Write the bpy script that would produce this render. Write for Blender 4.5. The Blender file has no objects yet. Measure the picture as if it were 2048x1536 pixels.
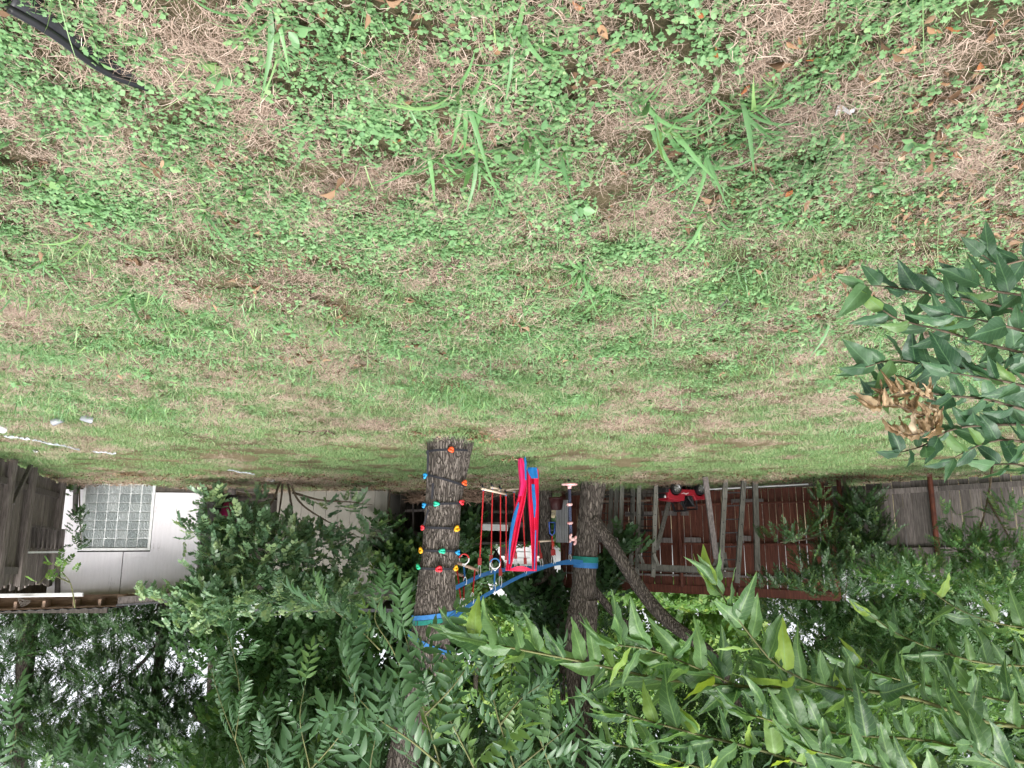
import bpy, bmesh, math, random
import numpy as np
from mathutils import Vector, Matrix, Euler

R = math.radians
rng = np.random.default_rng(11)
random.seed(11)
SC = bpy.context.scene
COL = SC.collection

# ------------------------------------------------------------------ camera
# The photograph was taken with the phone held upside down: the camera is
# simply rolled by 180 degrees, the place itself stands upright.
F, YH, CAM_H = 1490.0, 1060.0, 1.4
PITCH = math.atan((YH - 768.0) / F)
cd = bpy.data.cameras.new('camera')
cd.sensor_width = 36.0
cd.lens = F / 2048.0 * 36.0
cd.clip_start, cd.clip_end = 0.05, 2000.0
cam = bpy.data.objects.new('camera', cd)
COL.objects.link(cam)
cam.matrix_world = (Matrix.Translation((0, 0, CAM_H)) @ Matrix.Rotation(math.pi / 2 - PITCH, 4, 'X')
                    @ Matrix.Rotation(math.pi, 4, 'Z'))
SC.camera = cam

# ------------------------------------------------------------------ sky, sun
SUN_TO = Vector((-0.05, -0.56, 0.83)).normalized()
world = bpy.data.worlds.new('World')
SC.world = world
world.use_nodes = True
wn = world.node_tree
for n in list(wn.nodes):
    wn.nodes.remove(n)
wo = wn.nodes.new('ShaderNodeOutputWorld')
bg = wn.nodes.new('ShaderNodeBackground')
sky = wn.nodes.new('ShaderNodeTexSky')
sky.sky_type = 'NISHITA'
sky.sun_disc = False
sky.sun_elevation = math.asin(SUN_TO.z)
sky.sun_rotation = math.atan2(SUN_TO.x, SUN_TO.y)
sky.air_density, sky.dust_density, sky.ozone_density = 1.0, 4.0, 1.0
hsv = wn.nodes.new('ShaderNodeHueSaturation')
hsv.inputs['Saturation'].default_value = 0.20
wn.links.new(sky.outputs[0], hsv.inputs['Color'])
wn.links.new(hsv.outputs[0], bg.inputs['Color'])
bg.inputs['Strength'].default_value = 0.15
wn.links.new(bg.outputs[0], wo.inputs['Surface'])

sl = bpy.data.lights.new('sun', 'SUN')
sl.energy, sl.angle, sl.color = 1.3, R(25), (1.0, 0.97, 0.92)
so = bpy.data.objects.new('sun', sl)
COL.objects.link(so)
so.rotation_euler = SUN_TO.to_track_quat('Z', 'Y').to_euler()
so.location = (0, 0, 30)

vs = SC.view_settings
vs.view_transform, vs.look, vs.gamma, vs.exposure = 'Standard', 'None', 1.0, 1.32
vs.use_curve_mapping = False
try:
    SC.cycles.use_denoising = True
    SC.cycles.max_bounces = 4
    SC.cycles.use_adaptive_sampling = True
    SC.cycles.use_light_tree = False
    SC.cycles.caustics_reflective = False
    SC.cycles.caustics_refractive = False
    SC.cycles.adaptive_threshold = 0.06
    SC.cycles.debug_use_spatial_splits = True
    SC.cycles.diffuse_bounces = 3
    SC.cycles.glossy_bounces = 2
    SC.cycles.transmission_bounces = 4
    SC.cycles.transparent_max_bounces = 6
except Exception:
    pass

# ------------------------------------------------------------------ geometry helpers
CP, SP = math.cos(PITCH), math.sin(PITCH)
SLOPE = 0.04

def bump(x, y):
    return (0.012 * np.sin(x * 2.3 + 1.0) * np.sin(y * 2.9) + 0.008 * np.sin(x * 5.1 + y * 3.7)
            + 0.006 * np.sin(x * 9.3 - y * 8.1 + 2.0))

def gz(x, y):
    return SLOPE * np.clip(y, -40, 16.0) + bump(np.asarray(x, float), np.asarray(y, float))

def ray(x, y):
    r, u = -(x - 1024.0) / F, (y - 768.0) / F
    return Vector((r, CP + u * SP, -SP + u * CP))

def P(x, y, Y):
    """world point seen at photo pixel x, y at the distance Y"""
    d = ray(x, y)
    return Vector((0, 0, CAM_H)) + d * (Y / d.y)

def G(x, y):
    """point of the ground seen at photo pixel x, y"""
    d = ray(x, y)
    t = CAM_H / (SLOPE * d.y - d.z)
    p = d * t
    return Vector((p.x, p.y, float(gz(p.x, p.y))))

def px(n, Y):
    return n * Y / F

def vnoise(x, y, s, seed=0):
    x = np.asarray(x, float) * s + 1000 + seed * 17.3
    y = np.asarray(y, float) * s + 1000 + seed * 7.7
    xi, yi = np.floor(x).astype(int), np.floor(y).astype(int)
    fx, fy = x - xi, y - yi
    fx, fy = fx * fx * (3 - 2 * fx), fy * fy * (3 - 2 * fy)
    def h(a, b):
        n = (a * 374761393 + b * 668265263 + seed * 974711) & 0x7fffffff
        n = ((n ^ (n >> 13)) * 1274126177) & 0x7fffffff
        return ((n ^ (n >> 16)) & 0xffff) / 65535.0
    return (h(xi, yi) * (1 - fx) * (1 - fy) + h(xi + 1, yi) * fx * (1 - fy)
            + h(xi, yi + 1) * (1 - fx) * fy + h(xi + 1, yi + 1) * fx * fy)

def empty(name, loc, label=None, cat=None, group=None, kind=None):
    o = bpy.data.objects.new(name, None)
    o.empty_display_size = 0.1
    COL.objects.link(o)
    o.location = loc
    return tag(o, label, cat, group, kind)

def tag(o, label=None, cat=None, group=None, kind=None):
    for k, v in (('label', label), ('category', cat), ('group', group), ('kind', kind)):
        if v:
            o[k] = v
    return o

def wloc(o):
    return o.location.copy() + (wloc(o.parent) if o.parent else Vector((0, 0, 0)))

def link(name, me, mat, parent=None, loc=(0, 0, 0), rot=(0, 0, 0), scale=(1, 1, 1)):
    o = bpy.data.objects.new(name, me)
    COL.objects.link(o)
    if mat is not None and not me.materials:
        me.materials.append(mat)
    if parent is not None:
        o.parent = parent
    o.location, o.rotation_euler, o.scale = loc, rot, scale
    return o

def trimesh(name, V, T, mat=None, tint=None, smooth=False):
    """fast mesh from an (n,3) array and an (m,3) array of triangles"""
    V = np.ascontiguousarray(V, np.float32)
    T = np.ascontiguousarray(T, np.int32)
    me = bpy.data.meshes.new(name)
    me.vertices.add(len(V))
    me.vertices.foreach_set('co', V.ravel())
    me.loops.add(T.size)
    me.loops.foreach_set('vertex_index', T.ravel())
    me.polygons.add(len(T))
    me.polygons.foreach_set('loop_start', np.arange(0, T.size, 3, dtype=np.int32))
    if smooth:
        me.polygons.foreach_set('use_smooth', np.ones(len(T), bool))
    if tint is not None:
        a = me.attributes.new('tint', 'FLOAT', 'POINT')
        a.data.foreach_set('value', np.ascontiguousarray(tint, np.float32))
    me.update(calc_edges=True)
    if mat is not None:
        me.materials.append(mat)
    return me

class MB:
    """collects simple solids into one mesh"""
    def __init__(self):
        self.v, self.f = [], []
    def add(self, V, Fc):
        n = len(self.v)
        self.v += [tuple(p) for p in V]
        self.f += [tuple(i + n for i in q) for q in Fc]
        return self
    def box(self, c, s, rot=None):
        c = Vector(c)
        M = rot.to_matrix() if isinstance(rot, Euler) else (rot or Matrix.Identity(3))
        V = [c + M @ Vector((sx * s[0] / 2, sy * s[1] / 2, sz * s[2] / 2))
             for sx in (-1, 1) for sy in (-1, 1) for sz in (-1, 1)]
        return self.add(V, [(0, 1, 3, 2), (4, 6, 7, 5), (0, 4, 5, 1), (2, 3, 7, 6), (0, 2, 6, 4), (1, 5, 7, 3)])
    def beam(self, a, b, w, t, up=(0, -1, 0)):
        """bar from a to b, w across the view, t along up"""
        a, b = Vector(a), Vector(b)
        z = (b - a).normalized()
        x = z.cross(Vector(up))
        if x.length < 1e-4:
            x = z.cross(Vector((1, 0, 0)))
        x.normalize()
        y = z.cross(x)
        M = Matrix((x, y, z)).transposed()
        return self.box((a + b) / 2, (w, t, (b - a).length), M)
    def tube(self, pts, rad, n=8, cap=True):
        pts = [Vector(p) for p in pts]
        if not hasattr(rad, '__len__'):
            rad = [rad] * len(pts)
        V, Fc = [], []
        ref = None
        for i, p in enumerate(pts):
            d = (pts[min(i + 1, len(pts) - 1)] - pts[max(i - 1, 0)]).normalized()
            if ref is None:
                ref = d.cross(Vector((0.3, 0.2, 0.93)))
                if ref.length < 1e-3:
                    ref = d.cross(Vector((1, 0, 0)))
            x = (ref - d * ref.dot(d)).normalized()
            ref = x
            y = d.cross(x)
            for k in range(n):
                a = 2 * math.pi * k / n
                V.append(p + (x * math.cos(a) + y * math.sin(a)) * rad[i])
        for i in range(len(pts) - 1):
            for k in range(n):
                k2 = (k + 1) % n
                Fc.append((i * n + k, i * n + k2, (i + 1) * n + k2, (i + 1) * n + k))
        if cap:
            Fc.append(tuple(range(n - 1, -1, -1)))
            Fc.append(tuple((len(pts) - 1) * n + k for k in range(n)))
        return self.add(V, Fc)
    def ring(self, c, a, b, r, ux, uy, n=20, m=8, a0=0, a1=2 * math.pi):
        """elliptical torus (or arc) in the plane ux, uy"""
        c, ux, uy = Vector(c), Vector(ux).normalized(), Vector(uy).normalized()
        full = abs(a1 - a0 - 2 * math.pi) < 1e-6
        w = ux.cross(uy)
        V, Fc = [], []
        N = n if full else n + 1
        for i in range(N):
            t = a0 + (a1 - a0) * i / n
            p = c + ux * a * math.cos(t) + uy * b * math.sin(t)
            d = (ux * math.cos(t) / max(a, 1e-6) + uy * math.sin(t) / max(b, 1e-6)).normalized()
            for k in range(m):
                s = 2 * math.pi * k / m
                V.append(p + (d * math.cos(s) + w * math.sin(s)) * r)
        for i in range(n):
            j = (i + 1) % N
            for k in range(m):
                k2 = (k + 1) % m
                Fc.append((i * m + k, j * m + k, j * m + k2, i * m + k2))
        if not full:
            Fc.append(tuple(range(m)))
            Fc.append(tuple(n * m + k for k in range(m - 1, -1, -1)))
        return self.add(V, Fc)
    def lathe(self, c, prof, n=24, axis=(0, 0, 1)):
        """prof: (radius, height) list"""
        c, ax = Vector(c), Vector(axis).normalized()
        x = ax.orthogonal().normalized()
        y = ax.cross(x)
        V, Fc = [], []
        for (r, h) in prof:
            for k in range(n):
                a = 2 * math.pi * k / n
                V.append(c + ax * h + (x * math.cos(a) + y * math.sin(a)) * r)
        for i in range(len(prof) - 1):
            for k in range(n):
                k2 = (k + 1) % n
                Fc.append((i * n + k, i * n + k2, (i + 1) * n + k2, (i + 1) * n + k))
        return self.add(V, Fc)
    def grid(self, rows):
        m = len(rows[0])
        V = [p for r in rows for p in r]
        return self.add(V, [(i * m + j, i * m + j + 1, (i + 1) * m + j + 1, (i + 1) * m + j)
                            for i in range(len(rows) - 1) for j in range(m - 1)])
    def build(self, name, mat, parent=None, local=False, smooth=False, solid=0.0):
        o0 = Vector((0, 0, 0)) if (parent is None or local) else wloc(parent)
        me = bpy.data.meshes.new(name)
        me.from_pydata([tuple(Vector(p) - o0) for p in self.v], [], self.f)
        if smooth:
            me.polygons.foreach_set('use_smooth', [True] * len(me.polygons))
        me.update()
        o = link(name, me, mat, parent)
        if solid:
            s = o.modifiers.new('solid', 'SOLIDIFY')
            s.thickness = solid
            s.offset = 0
        return o

def spline(pts, n):
    """Catmull-Rom through pts (any tuples), n samples"""
    A = np.array(pts, float)
    A = np.vstack([2 * A[0] - A[1], A, 2 * A[-1] - A[-2]])
    out = []
    k = len(A) - 3
    for i in range(n):
        u = i / (n - 1) * k
        j = min(int(u), k - 1)
        t = u - j
        p0, p1, p2, p3 = A[j:j + 4]
        out.append(0.5 * (2 * p1 + (p2 - p0) * t + (2 * p0 - 5 * p1 + 4 * p2 - p3) * t * t
                          + (3 * p1 - p0 - 3 * p2 + p3) * t ** 3))
    return np.array(out)

# ------------------------------------------------------------------ materials
def new_mat(name):
    m = bpy.data.materials.new(name)
    m.use_nodes = True
    nt = m.node_tree
    return m, nt, nt.nodes['Principled BSDF']

def ramp(nt, fac, stops):
    r = nt.nodes.new('ShaderNodeValToRGB')
    el = r.color_ramp.elements
    while len(el) < len(stops):
        el.new(0.5)
    for e, (p, c) in zip(el, stops):
        e.position, e.color = p, (c[0], c[1], c[2], 1)
    nt.links.new(fac, r.inputs[0])
    return r.outputs[0]

def mathn(nt, op, a, b=None):
    n = nt.nodes.new('ShaderNodeMath')
    n.operation = op
    for i, q in enumerate((a, b)):
        if q is None:
            continue
        if isinstance(q, (int, float)):
            n.inputs[i].default_value = q
        else:
            nt.links.new(q, n.inputs[i])
    return n.outputs[0]

def coords(nt, scale=(1, 1, 1), local=False):
    if local:
        s = nt.nodes.new('ShaderNodeTexCoord').outputs['Object']
    else:
        s = nt.nodes.new('ShaderNodeNewGeometry').outputs['Position']
    mp = nt.nodes.new('ShaderNodeMapping')
    mp.inputs['Scale'].default_value = scale
    nt.links.new(s, mp.inputs['Vector'])
    return mp.outputs[0]

def noise(nt, vec, scale, detail=4, rough=0.6):
    n = nt.nodes.new('ShaderNodeTexNoise')
    n.inputs['Scale'].default_value = scale
    n.inputs['Detail'].default_value = detail
    n.inputs['Roughness'].default_value = rough
    nt.links.new(vec, n.inputs['Vector'])
    return n.outputs['Fac']

def bumpn(nt, bs, h, strength, dist):
    b = nt.nodes.new('ShaderNodeBump')
    b.inputs['Strength'].default_value = strength
    b.inputs['Distance'].default_value = dist
    nt.links.new(h, b.inputs['Height'])
    nt.links.new(b.outputs[0], bs.inputs['Normal'])

def surf(name, c1, c2, scale=6, stretch=(1, 1, 1), rough=0.8, bump=0.3, dist=0.01, local=False, var=0.25, spec=0.3, metal=0.0):
    """two-tone noisy surface; tone also differs from piece to piece"""
    m, nt, bs = new_mat(name)
    v = coords(nt, stretch, local)
    n = noise(nt, v, scale, 6, 0.65)
    col = ramp(nt, n, [(0.32, c1), (0.68, c2)])
    if var:
        oi = nt.nodes.new('ShaderNodeObjectInfo')
        mr = nt.nodes.new('ShaderNodeMapRange')
        mr.inputs[3].default_value, mr.inputs[4].default_value = 1 - var, 1 + var
        nt.links.new(oi.outputs['Random'], mr.inputs[0])
        h = nt.nodes.new('ShaderNodeHueSaturation')
        nt.links.new(mr.outputs[0], h.inputs['Value'])
        nt.links.new(col, h.inputs['Color'])
        col = h.outputs[0]
    nt.links.new(col, bs.inputs['Base Color'])
    bs.inputs['Roughness'].default_value = rough
    bs.inputs['Specular IOR Level'].default_value = spec
    bs.inputs['Metallic'].default_value = metal
    if bump:
        bumpn(nt, bs, noise(nt, v, scale * 4, 5, 0.7), bump, dist)
    return m

def leaf_mat(name, c1, c2, c3=None, rough=0.42, trans=0.35, tcol=None, by_object=False, veins=False, spec=0.5):
    m, nt, bs = new_mat(name)
    if by_object:
        fac = nt.nodes.new('ShaderNodeObjectInfo').outputs['Random']
    else:
        a = nt.nodes.new('ShaderNodeAttribute')
        a.attribute_name = 'tint'
        fac = a.outputs['Fac']
    stops = [(0.0, c1), (0.88 if by_object else 0.8, c2), (1.0, c3 or c2)]
    col = ramp(nt, fac, stops)
    if veins:
        tc = nt.nodes.new('ShaderNodeTexCoord')
        sx = nt.nodes.new('ShaderNodeSeparateXYZ')
        nt.links.new(tc.outputs['Object'], sx.inputs[0])
        ax = mathn(nt, 'ABSOLUTE', sx.outputs[0])
        mid = mathn(nt, 'LESS_THAN', ax, 0.012)
        ph = mathn(nt, 'SUBTRACT', mathn(nt, 'MULTIPLY', sx.outputs[1], 60.0), mathn(nt, 'MULTIPLY', ax, 75.0))
        sv = mathn(nt, 'GREATER_THAN', mathn(nt, 'SINE', ph), 0.93)
        vv = mathn(nt, 'MAXIMUM', mid, mathn(nt, 'MULTIPLY', sv, 0.45))
        mx = nt.nodes.new('ShaderNodeMixRGB')
        mx.blend_type = 'MIX'
        nt.links.new(mathn(nt, 'MULTIPLY', vv, 0.5), mx.inputs[0])
        nt.links.new(col, mx.inputs[1])
        mx.inputs[2].default_value = (min(1, c2[0] * 2.2), min(1, c2[1] * 1.9), min(1, c2[2] * 1.9), 1)
        col = mx.outputs[0]
        nz = noise(nt, coords(nt, (1, 1, 1), True), 6.0, 3)
        h = nt.nodes.new('ShaderNodeHueSaturation')
        mr = nt.nodes.new('ShaderNodeMapRange')
        mr.inputs[1].default_value, mr.inputs[2].default_value = 0.3, 0.7
        mr.inputs[3].default_value, mr.inputs[4].default_value = 0.9, 1.1
        nt.links.new(nz, mr.inputs[0])
        nt.links.new(mr.outputs[0], h.inputs['Value'])
        nt.links.new(col, h.inputs['Color'])
        col = h.outputs[0]
        bumpn(nt, bs, mathn(nt, 'SUBTRACT', mathn(nt, 'MULTIPLY', nz, .3), vv), 0.25, 0.02)
    nt.links.new(col, bs.inputs['Base Color'])
    bs.inputs['Roughness'].default_value = rough
    bs.inputs['Specular IOR Level'].default_value = spec
    tr = nt.nodes.new('ShaderNodeBsdfTranslucent')
    if tcol:
        tr.inputs[0].default_value = (*tcol, 1)
    else:
        g = nt.nodes.new('ShaderNodeHueSaturation')
        g.inputs['Hue'].default_value = 0.478
        g.inputs['Saturation'].default_value = 1.15
        g.inputs['Value'].default_value = 2.1
        nt.links.new(col, g.inputs['Color'])
        nt.links.new(g.outputs[0], tr.inputs[0])
    mx = nt.nodes.new('ShaderNodeMixShader')
    mx.inputs[0].default_value = trans
    nt.links.new(bs.outputs[0], mx.inputs[1])
    nt.links.new(tr.outputs[0], mx.inputs[2])
    nt.links.new(mx.outputs[0], nt.nodes['Material Output'].inputs['Surface'])
    return m

def plain(name, c, rough=0.5, metal=0.0, spec=0.4, var=0.12):
    return surf(name, tuple(q * (1 - var) for q in c), tuple(min(1, q * (1 + var)) for q in c), 25, rough=rough,
                bump=0.08, dist=0.002, var=0, spec=spec, metal=metal)

def bark_mat(name, dark, light, s=1.0):
    m, nt, bs = new_mat(name)
    v = coords(nt, (1, 1, 0.17))
    wob = noise(nt, v, 9 * s, 4)
    vo = nt.nodes.new('ShaderNodeTexVoronoi')
    vo.feature = 'DISTANCE_TO_EDGE'
    vo.inputs['Scale'].default_value = 40 * s
    mixv = nt.nodes.new('ShaderNodeVectorMath')
    mixv.operation = 'ADD'
    nt.links.new(v, mixv.inputs[0])
    nv = nt.nodes.new('ShaderNodeTexNoise')
    nv.inputs['Scale'].default_value = 22 * s
    nt.links.new(v, nv.inputs['Vector'])
    sc_ = nt.nodes.new('ShaderNodeVectorMath')
    sc_.operation = 'SCALE'
    sc_.inputs['Scale'].default_value = 0.075
    nt.links.new(nv.outputs['Color'], sc_.inputs[0])
    nt.links.new(sc_.outputs[0], mixv.inputs[1])
    nt.links.new(mixv.outputs[0], vo.inputs['Vector'])
    crack = vo.outputs['Distance']
    mr = nt.nodes.new('ShaderNodeMapRange')
    mr.inputs[1].default_value, mr.inputs[2].default_value = 0.0, 0.22
    nt.links.new(crack, mr.inputs[0])
    plate = mathn(nt, 'MULTIPLY', mr.outputs[0], mathn(nt, 'ADD', wob, 0.35))
    fine = noise(nt, coords(nt, (1, 1, 0.35)), 70 * s, 5, 0.7)
    tot = mathn(nt, 'ADD', mathn(nt, 'MULTIPLY', plate, 0.62), mathn(nt, 'MULTIPLY', fine, 0.5))
    mid = tuple((a + b) / 2 * 0.8 for a, b in zip(dark, light))
    col = ramp(nt, tot, [(0.15, dark), (0.45, mid), (0.9, light)])
    nt.links.new(col, bs.inputs['Base Color'])
    bs.inputs['Roughness'].default_value = 0.9
    bs.inputs['Specular IOR Level'].default_value = 0.15
    bumpn(nt, bs, tot, 1.0, 0.035)
    return m

# ================================================================== materials in use
M = {}
M['soil'] = None
def make_soil():
    m, nt, bs = new_mat('soil')
    v = coords(nt)
    a = noise(nt, v, 1.3, 5, 0.6)
    b = noise(nt, v, 60, 8, 0.85)
    mixf = mathn(nt, 'ADD', mathn(nt, 'MULTIPLY', a, 0.55), mathn(nt, 'MULTIPLY', b, 0.5))
    col = ramp(nt, mixf, [(0.33, (0.03, 0.024, 0.016)), (0.45, (0.10, 0.088, 0.048)), (0.6, (0.19, 0.155, 0.09)), (0.75, (0.30, 0.24, 0.155))])
    nt.links.new(col, bs.inputs['Base Color'])
    bs.inputs['Roughness'].default_value = 0.95
    bs.inputs['Specular IOR Level'].default_value = 0.1
    bumpn(nt, bs, b, 0.9, 0.03)
    return m
M['soil'] = make_soil()

# ------------------------------------------------------------------ the ground: one sheet to the horizon
def axis(lo, hi, step, far):
    fine = np.arange(lo, hi + 1e-6, step)
    a = [lo - d for d in (2, 6, 16, 40, 100, 250, 600)][::-1]
    b = [hi + d for d in (2, 6, 16, 40, 100, 250, 600)]
    return np.concatenate([a, fine, b])
gx, gy = axis(-11, 11, 0.14, 600), axis(-2, 17, 0.14, 600)
XX, YY = np.meshgrid(gx, gy)
ZZ = gz(XX, YY)
nx, ny = len(gx), len(gy)
gi = np.arange(nx * ny).reshape(ny, nx)
qa, qb, qc, qd = gi[:-1, :-1].ravel(), gi[:-1, 1:].ravel(), gi[1:, 1:].ravel(), gi[1:, :-1].ravel()
T = np.vstack([np.stack([qa, qb, qc], 1), np.stack([qa, qc, qd], 1)])
ground = link('ground', trimesh('ground', np.stack([XX, YY, ZZ], -1).reshape(-1, 3), T, smooth=True), M['soil'])
ground['kind'] = 'structure'
ground['label'] = 'patchy back yard ground of soil and dry thatch'

# ------------------------------------------------------------------ prototypes that the ground cover is scattered from
PROTO = {}
def proto(coll, me):
    c = PROTO.setdefault(coll, bpy.data.collections.new(coll))
    o = bpy.data.objects.new('%s_%02d' % (coll, len(c.objects)), me)
    c.objects.link(o)

def frame(d, up=(0, 0, 1)):
    d = np.asarray(d, float)
    d = d / np.linalg.norm(d)
    x = np.cross(d, up)
    if np.linalg.norm(x) < 1e-3:
        x = np.cross(d, (1, 0, 0))
    x /= np.linalg.norm(x)
    return np.stack([x, d, np.cross(x, d)], 1)   # columns: across, along, normal

LEAF6 = np.array([(0, 0, 0), (.30, .26, .05), (.34, .52, .05), (0, 1, -.06), (-.34, .52, .05), (-.30, .26, .05), (0, .5, -.02)])
LEAF6T = np.array([(0, 1, 6), (1, 2, 6), (2, 3, 6), (3, 4, 6), (4, 5, 6), (5, 0, 6)])
LANCE = LEAF6 * np.array([0.55, 1, 1])
HEART = LEAF6 * np.array([1.35, 1, 1.3])

def add_leaf(Vs, Ts, Tn, p, d, up, size, shape=LEAF6, tint=0.5):
    A = frame(d, up)
    n = sum(len(v) for v in Vs)
    Vs.append(np.asarray(p) + (shape * size) @ A.T)
    Ts.append(LEAF6T + n)
    Tn.append(np.full(len(shape), tint))

def ribbon(Vs, Ts, Tn, pts, w, side, tint, taper=True):
    pts = np.asarray(pts)
    k = len(pts)
    n = sum(len(v) for v in Vs)
    ww = np.array([w * (1 - (i / (k - 1)) ** 2 * 0.96 if taper else 1) for i in range(k)])[:, None]
    V = np.empty((2 * k, 3))
    V[0::2], V[1::2] = pts - side * ww / 2, pts + side * ww / 2
    t = []
    for i in range(k - 1):
        a = n + 2 * i
        t += [(a, a + 1, a + 3), (a, a + 3, a + 2)]
    Vs.append(V); Ts.append(np.array(t)); Tn.append(np.full(2 * k, tint))

def blade_pts(L, lean, az, droop, seg=4, p0=(0, 0, 0)):
    d = np.array([math.cos(az), math.sin(az), 0])
    out = []
    for i in range(seg + 1):
        t = i / seg
        r = L * t
        a = lean + droop * t
        out.append(np.asarray(p0) + d * r * math.sin(min(a, 1.9)) + np.array([0, 0, r * math.cos(min(a, 1.75))]))
    return np.array(out), np.array([-math.sin(az), math.cos(az), 0])

G_LEAF = leaf_mat('ground_leaf', (0.105, 0.225, 0.092), (0.22, 0.375, 0.165), (0.38, 0.47, 0.21), rough=0.5, trans=0.22)
G_GRASS = leaf_mat('lawn_grass', (0.105, 0.20, 0.078), (0.225, 0.355, 0.15), (0.45, 0.46, 0.28), rough=0.5, trans=0.25)
G_BLADE = leaf_mat('broad_grass', (0.11, 0.23, 0.10), (0.19, 0.36, 0.145), (0.32, 0.44, 0.17), rough=0.4, trans=0.25)
G_STRAW = leaf_mat('straw', (0.20, 0.135, 0.10), (0.54, 0.42, 0.335), (0.78, 0.67, 0.56), rough=0.7, trans=0.08, tcol=(.4, .3, .2), spec=0.25)
G_LITTER = leaf_mat('leaf_litter', (0.10, 0.06, 0.035), (0.24, 0.15, 0.09), (0.45, 0.31, 0.2), rough=0.8, trans=0.05, tcol=(.3, .18, .1), spec=0.2)

for k in range(8):       # low broad-leaved ground cover, paired leaves
    Vs, Ts, Tn = [], [], []
    for s in range(random.randint(13, 18)):
        bx, by = random.gauss(0, .045), random.gauss(0, .045)
        h = random.uniform(.008, .036)
        base_t = random.random()
        for lev in range(random.randint(1, 2)):
            a0 = random.uniform(0, 6.28)
            for q in range(random.choice((2, 2, 4))):
                a = a0 + (math.pi if q % 2 else 0) + (math.pi / 2 if q > 1 else 0) + random.uniform(-.2, .2)
                el = random.uniform(-.15, .45)
                d = (math.cos(a) * math.cos(el), math.sin(a) * math.cos(el), math.sin(el))
                add_leaf(Vs, Ts, Tn, (bx, by, h - lev * .012), d, (random.uniform(-.2, .2), random.uniform(-.2, .2), 1),
                         random.uniform(.009, .0185) * (.75 if q > 1 else 1), HEART if random.random() < .6 else LEAF6 * np.array([1.15, 1, 1]),
                         min(1, max(0, base_t * .6 + random.uniform(0, .42))))
        p, sd = blade_pts(h, .2, random.uniform(0, 6), .1, 2, (bx, by, 0))
        ribbon(Vs, Ts, Tn, p, .002, sd, .3, False)
    proto('leaf_plant', trimesh('leaf_plant', np.vstack(Vs), np.vstack(Ts), G_LEAF, np.concatenate(Tn)))

for k in range(7):       # matted dead grass
    Vs, Ts, Tn = [], [], []
    for s in range(130):
        a = random.uniform(0, 6.28)
        L = random.uniform(.03, .11)
        c = np.array([random.gauss(0, .06), random.gauss(0, .06), random.uniform(.002, .026)])
        d = np.array([math.cos(a), math.sin(a), random.uniform(-.12, .2)])
        sd = np.array([-math.sin(a), math.cos(a), random.uniform(-.4, .4)])
        kx = random.uniform(-.25, .25)
        pts = [c + d * L * (t - .5) + sd * kx * L * (t - .5) ** 2 * 4 + np.array([0, 0, .012 * (1 - (2 * t - 1) ** 2)]) for t in (0, .33, .66, 1)]
        ribbon(Vs, Ts, Tn, pts, random.uniform(.0009, .0021), sd / np.linalg.norm(sd), random.betavariate(2, 2))
    proto('straw_mat', trimesh('straw_mat', np.vstack(Vs), np.vstack(Ts), G_STRAW, np.concatenate(Tn)))

for k in range(7):       # fine lawn grass
    Vs, Ts, Tn = [], [], []
    for s in range(100):
        p0 = (random.gauss(0, .06), random.gauss(0, .06), 0)
        p, sd = blade_pts(random.uniform(.025, .075), random.uniform(.2, 1.0), random.uniform(0, 6.28), random.uniform(.2, 1.0), 3, p0)
        ribbon(Vs, Ts, Tn, p, random.uniform(.0022, .0042), sd, random.random() ** 1.2)
    proto('lawn_tuft', trimesh('lawn_tuft', np.vstack(Vs), np.vstack(Ts), G_GRASS, np.concatenate(Tn)))

for k in range(7):       # wider piece of lawn for the far yard
    Vs, Ts, Tn = [], [], []
    for s in range(300):
        p0 = (random.uniform(-.2, .2), random.uniform(-.2, .2), 0)
        p, sd = blade_pts(random.uniform(.025, .075), random.uniform(.2, 1.0), random.uniform(0, 6.28), random.uniform(.2, 1.0), 2, p0)
        ribbon(Vs, Ts, Tn, p, random.uniform(.003, .0055), sd, random.random())
    proto('lawn_patch', trimesh('lawn_patch', np.vstack(Vs), np.vstack(Ts), G_GRASS, np.concatenate(Tn)))

for k in range(6):       # mid-size broad blades
    Vs, Ts, Tn = [], [], []
    for s in range(7):
        p0 = (random.gauss(0, .02), random.gauss(0, .02), 0)
        p, sd = blade_pts(random.uniform(.06, .16), random.uniform(.25, 1.15), random.uniform(0, 6.28), random.uniform(.1, .9), 4, p0)
        ribbon(Vs, Ts, Tn, p, random.uniform(.005, .009), sd, random.random())
    proto('blade_tuft', trimesh('blade_tuft', np.vstack(Vs), np.vstack(Ts), G_BLADE, np.concatenate(Tn)))

for k in range(5):       # thin tall stems
    Vs, Ts, Tn = [], [], []
    for s in range(3):
        p0 = (random.gauss(0, .02), random.gauss(0, .02), 0)
        p, sd = blade_pts(random.uniform(.12, .3), random.uniform(.1, .6), random.uniform(0, 6.28), random.uniform(.2, .8), 5, p0)
        ribbon(Vs, Ts, Tn, p, random.uniform(.0022, .0036), sd, random.uniform(.3, 1))
    proto('grass_stem', trimesh('grass_stem', np.vstack(Vs), np.vstack(Ts), G_GRASS, np.concatenate(Tn)))

for k in range(6):       # larger weeds
    Vs, Ts, Tn = [], [], []
    for s in range(random.randint(5, 9)):
        a = random.uniform(0, 6.28)
        el = random.uniform(-.05, .7)
        add_leaf(Vs, Ts, Tn, (random.gauss(0, .012), random.gauss(0, .012), random.uniform(.01, .05)), (math.cos(a) * math.cos(el), math.sin(a) * math.cos(el), math.sin(el)),
                 (random.uniform(-.4, .4), random.uniform(-.4, .4), 1), random.uniform(.025, .05), LEAF6 * np.array([random.uniform(.7, 1.2), 1, 1.5]), random.uniform(.1, .9))
    proto('weed', trimesh('weed', np.vstack(Vs), np.vstack(Ts), G_BLADE, np.concatenate(Tn)))

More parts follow.
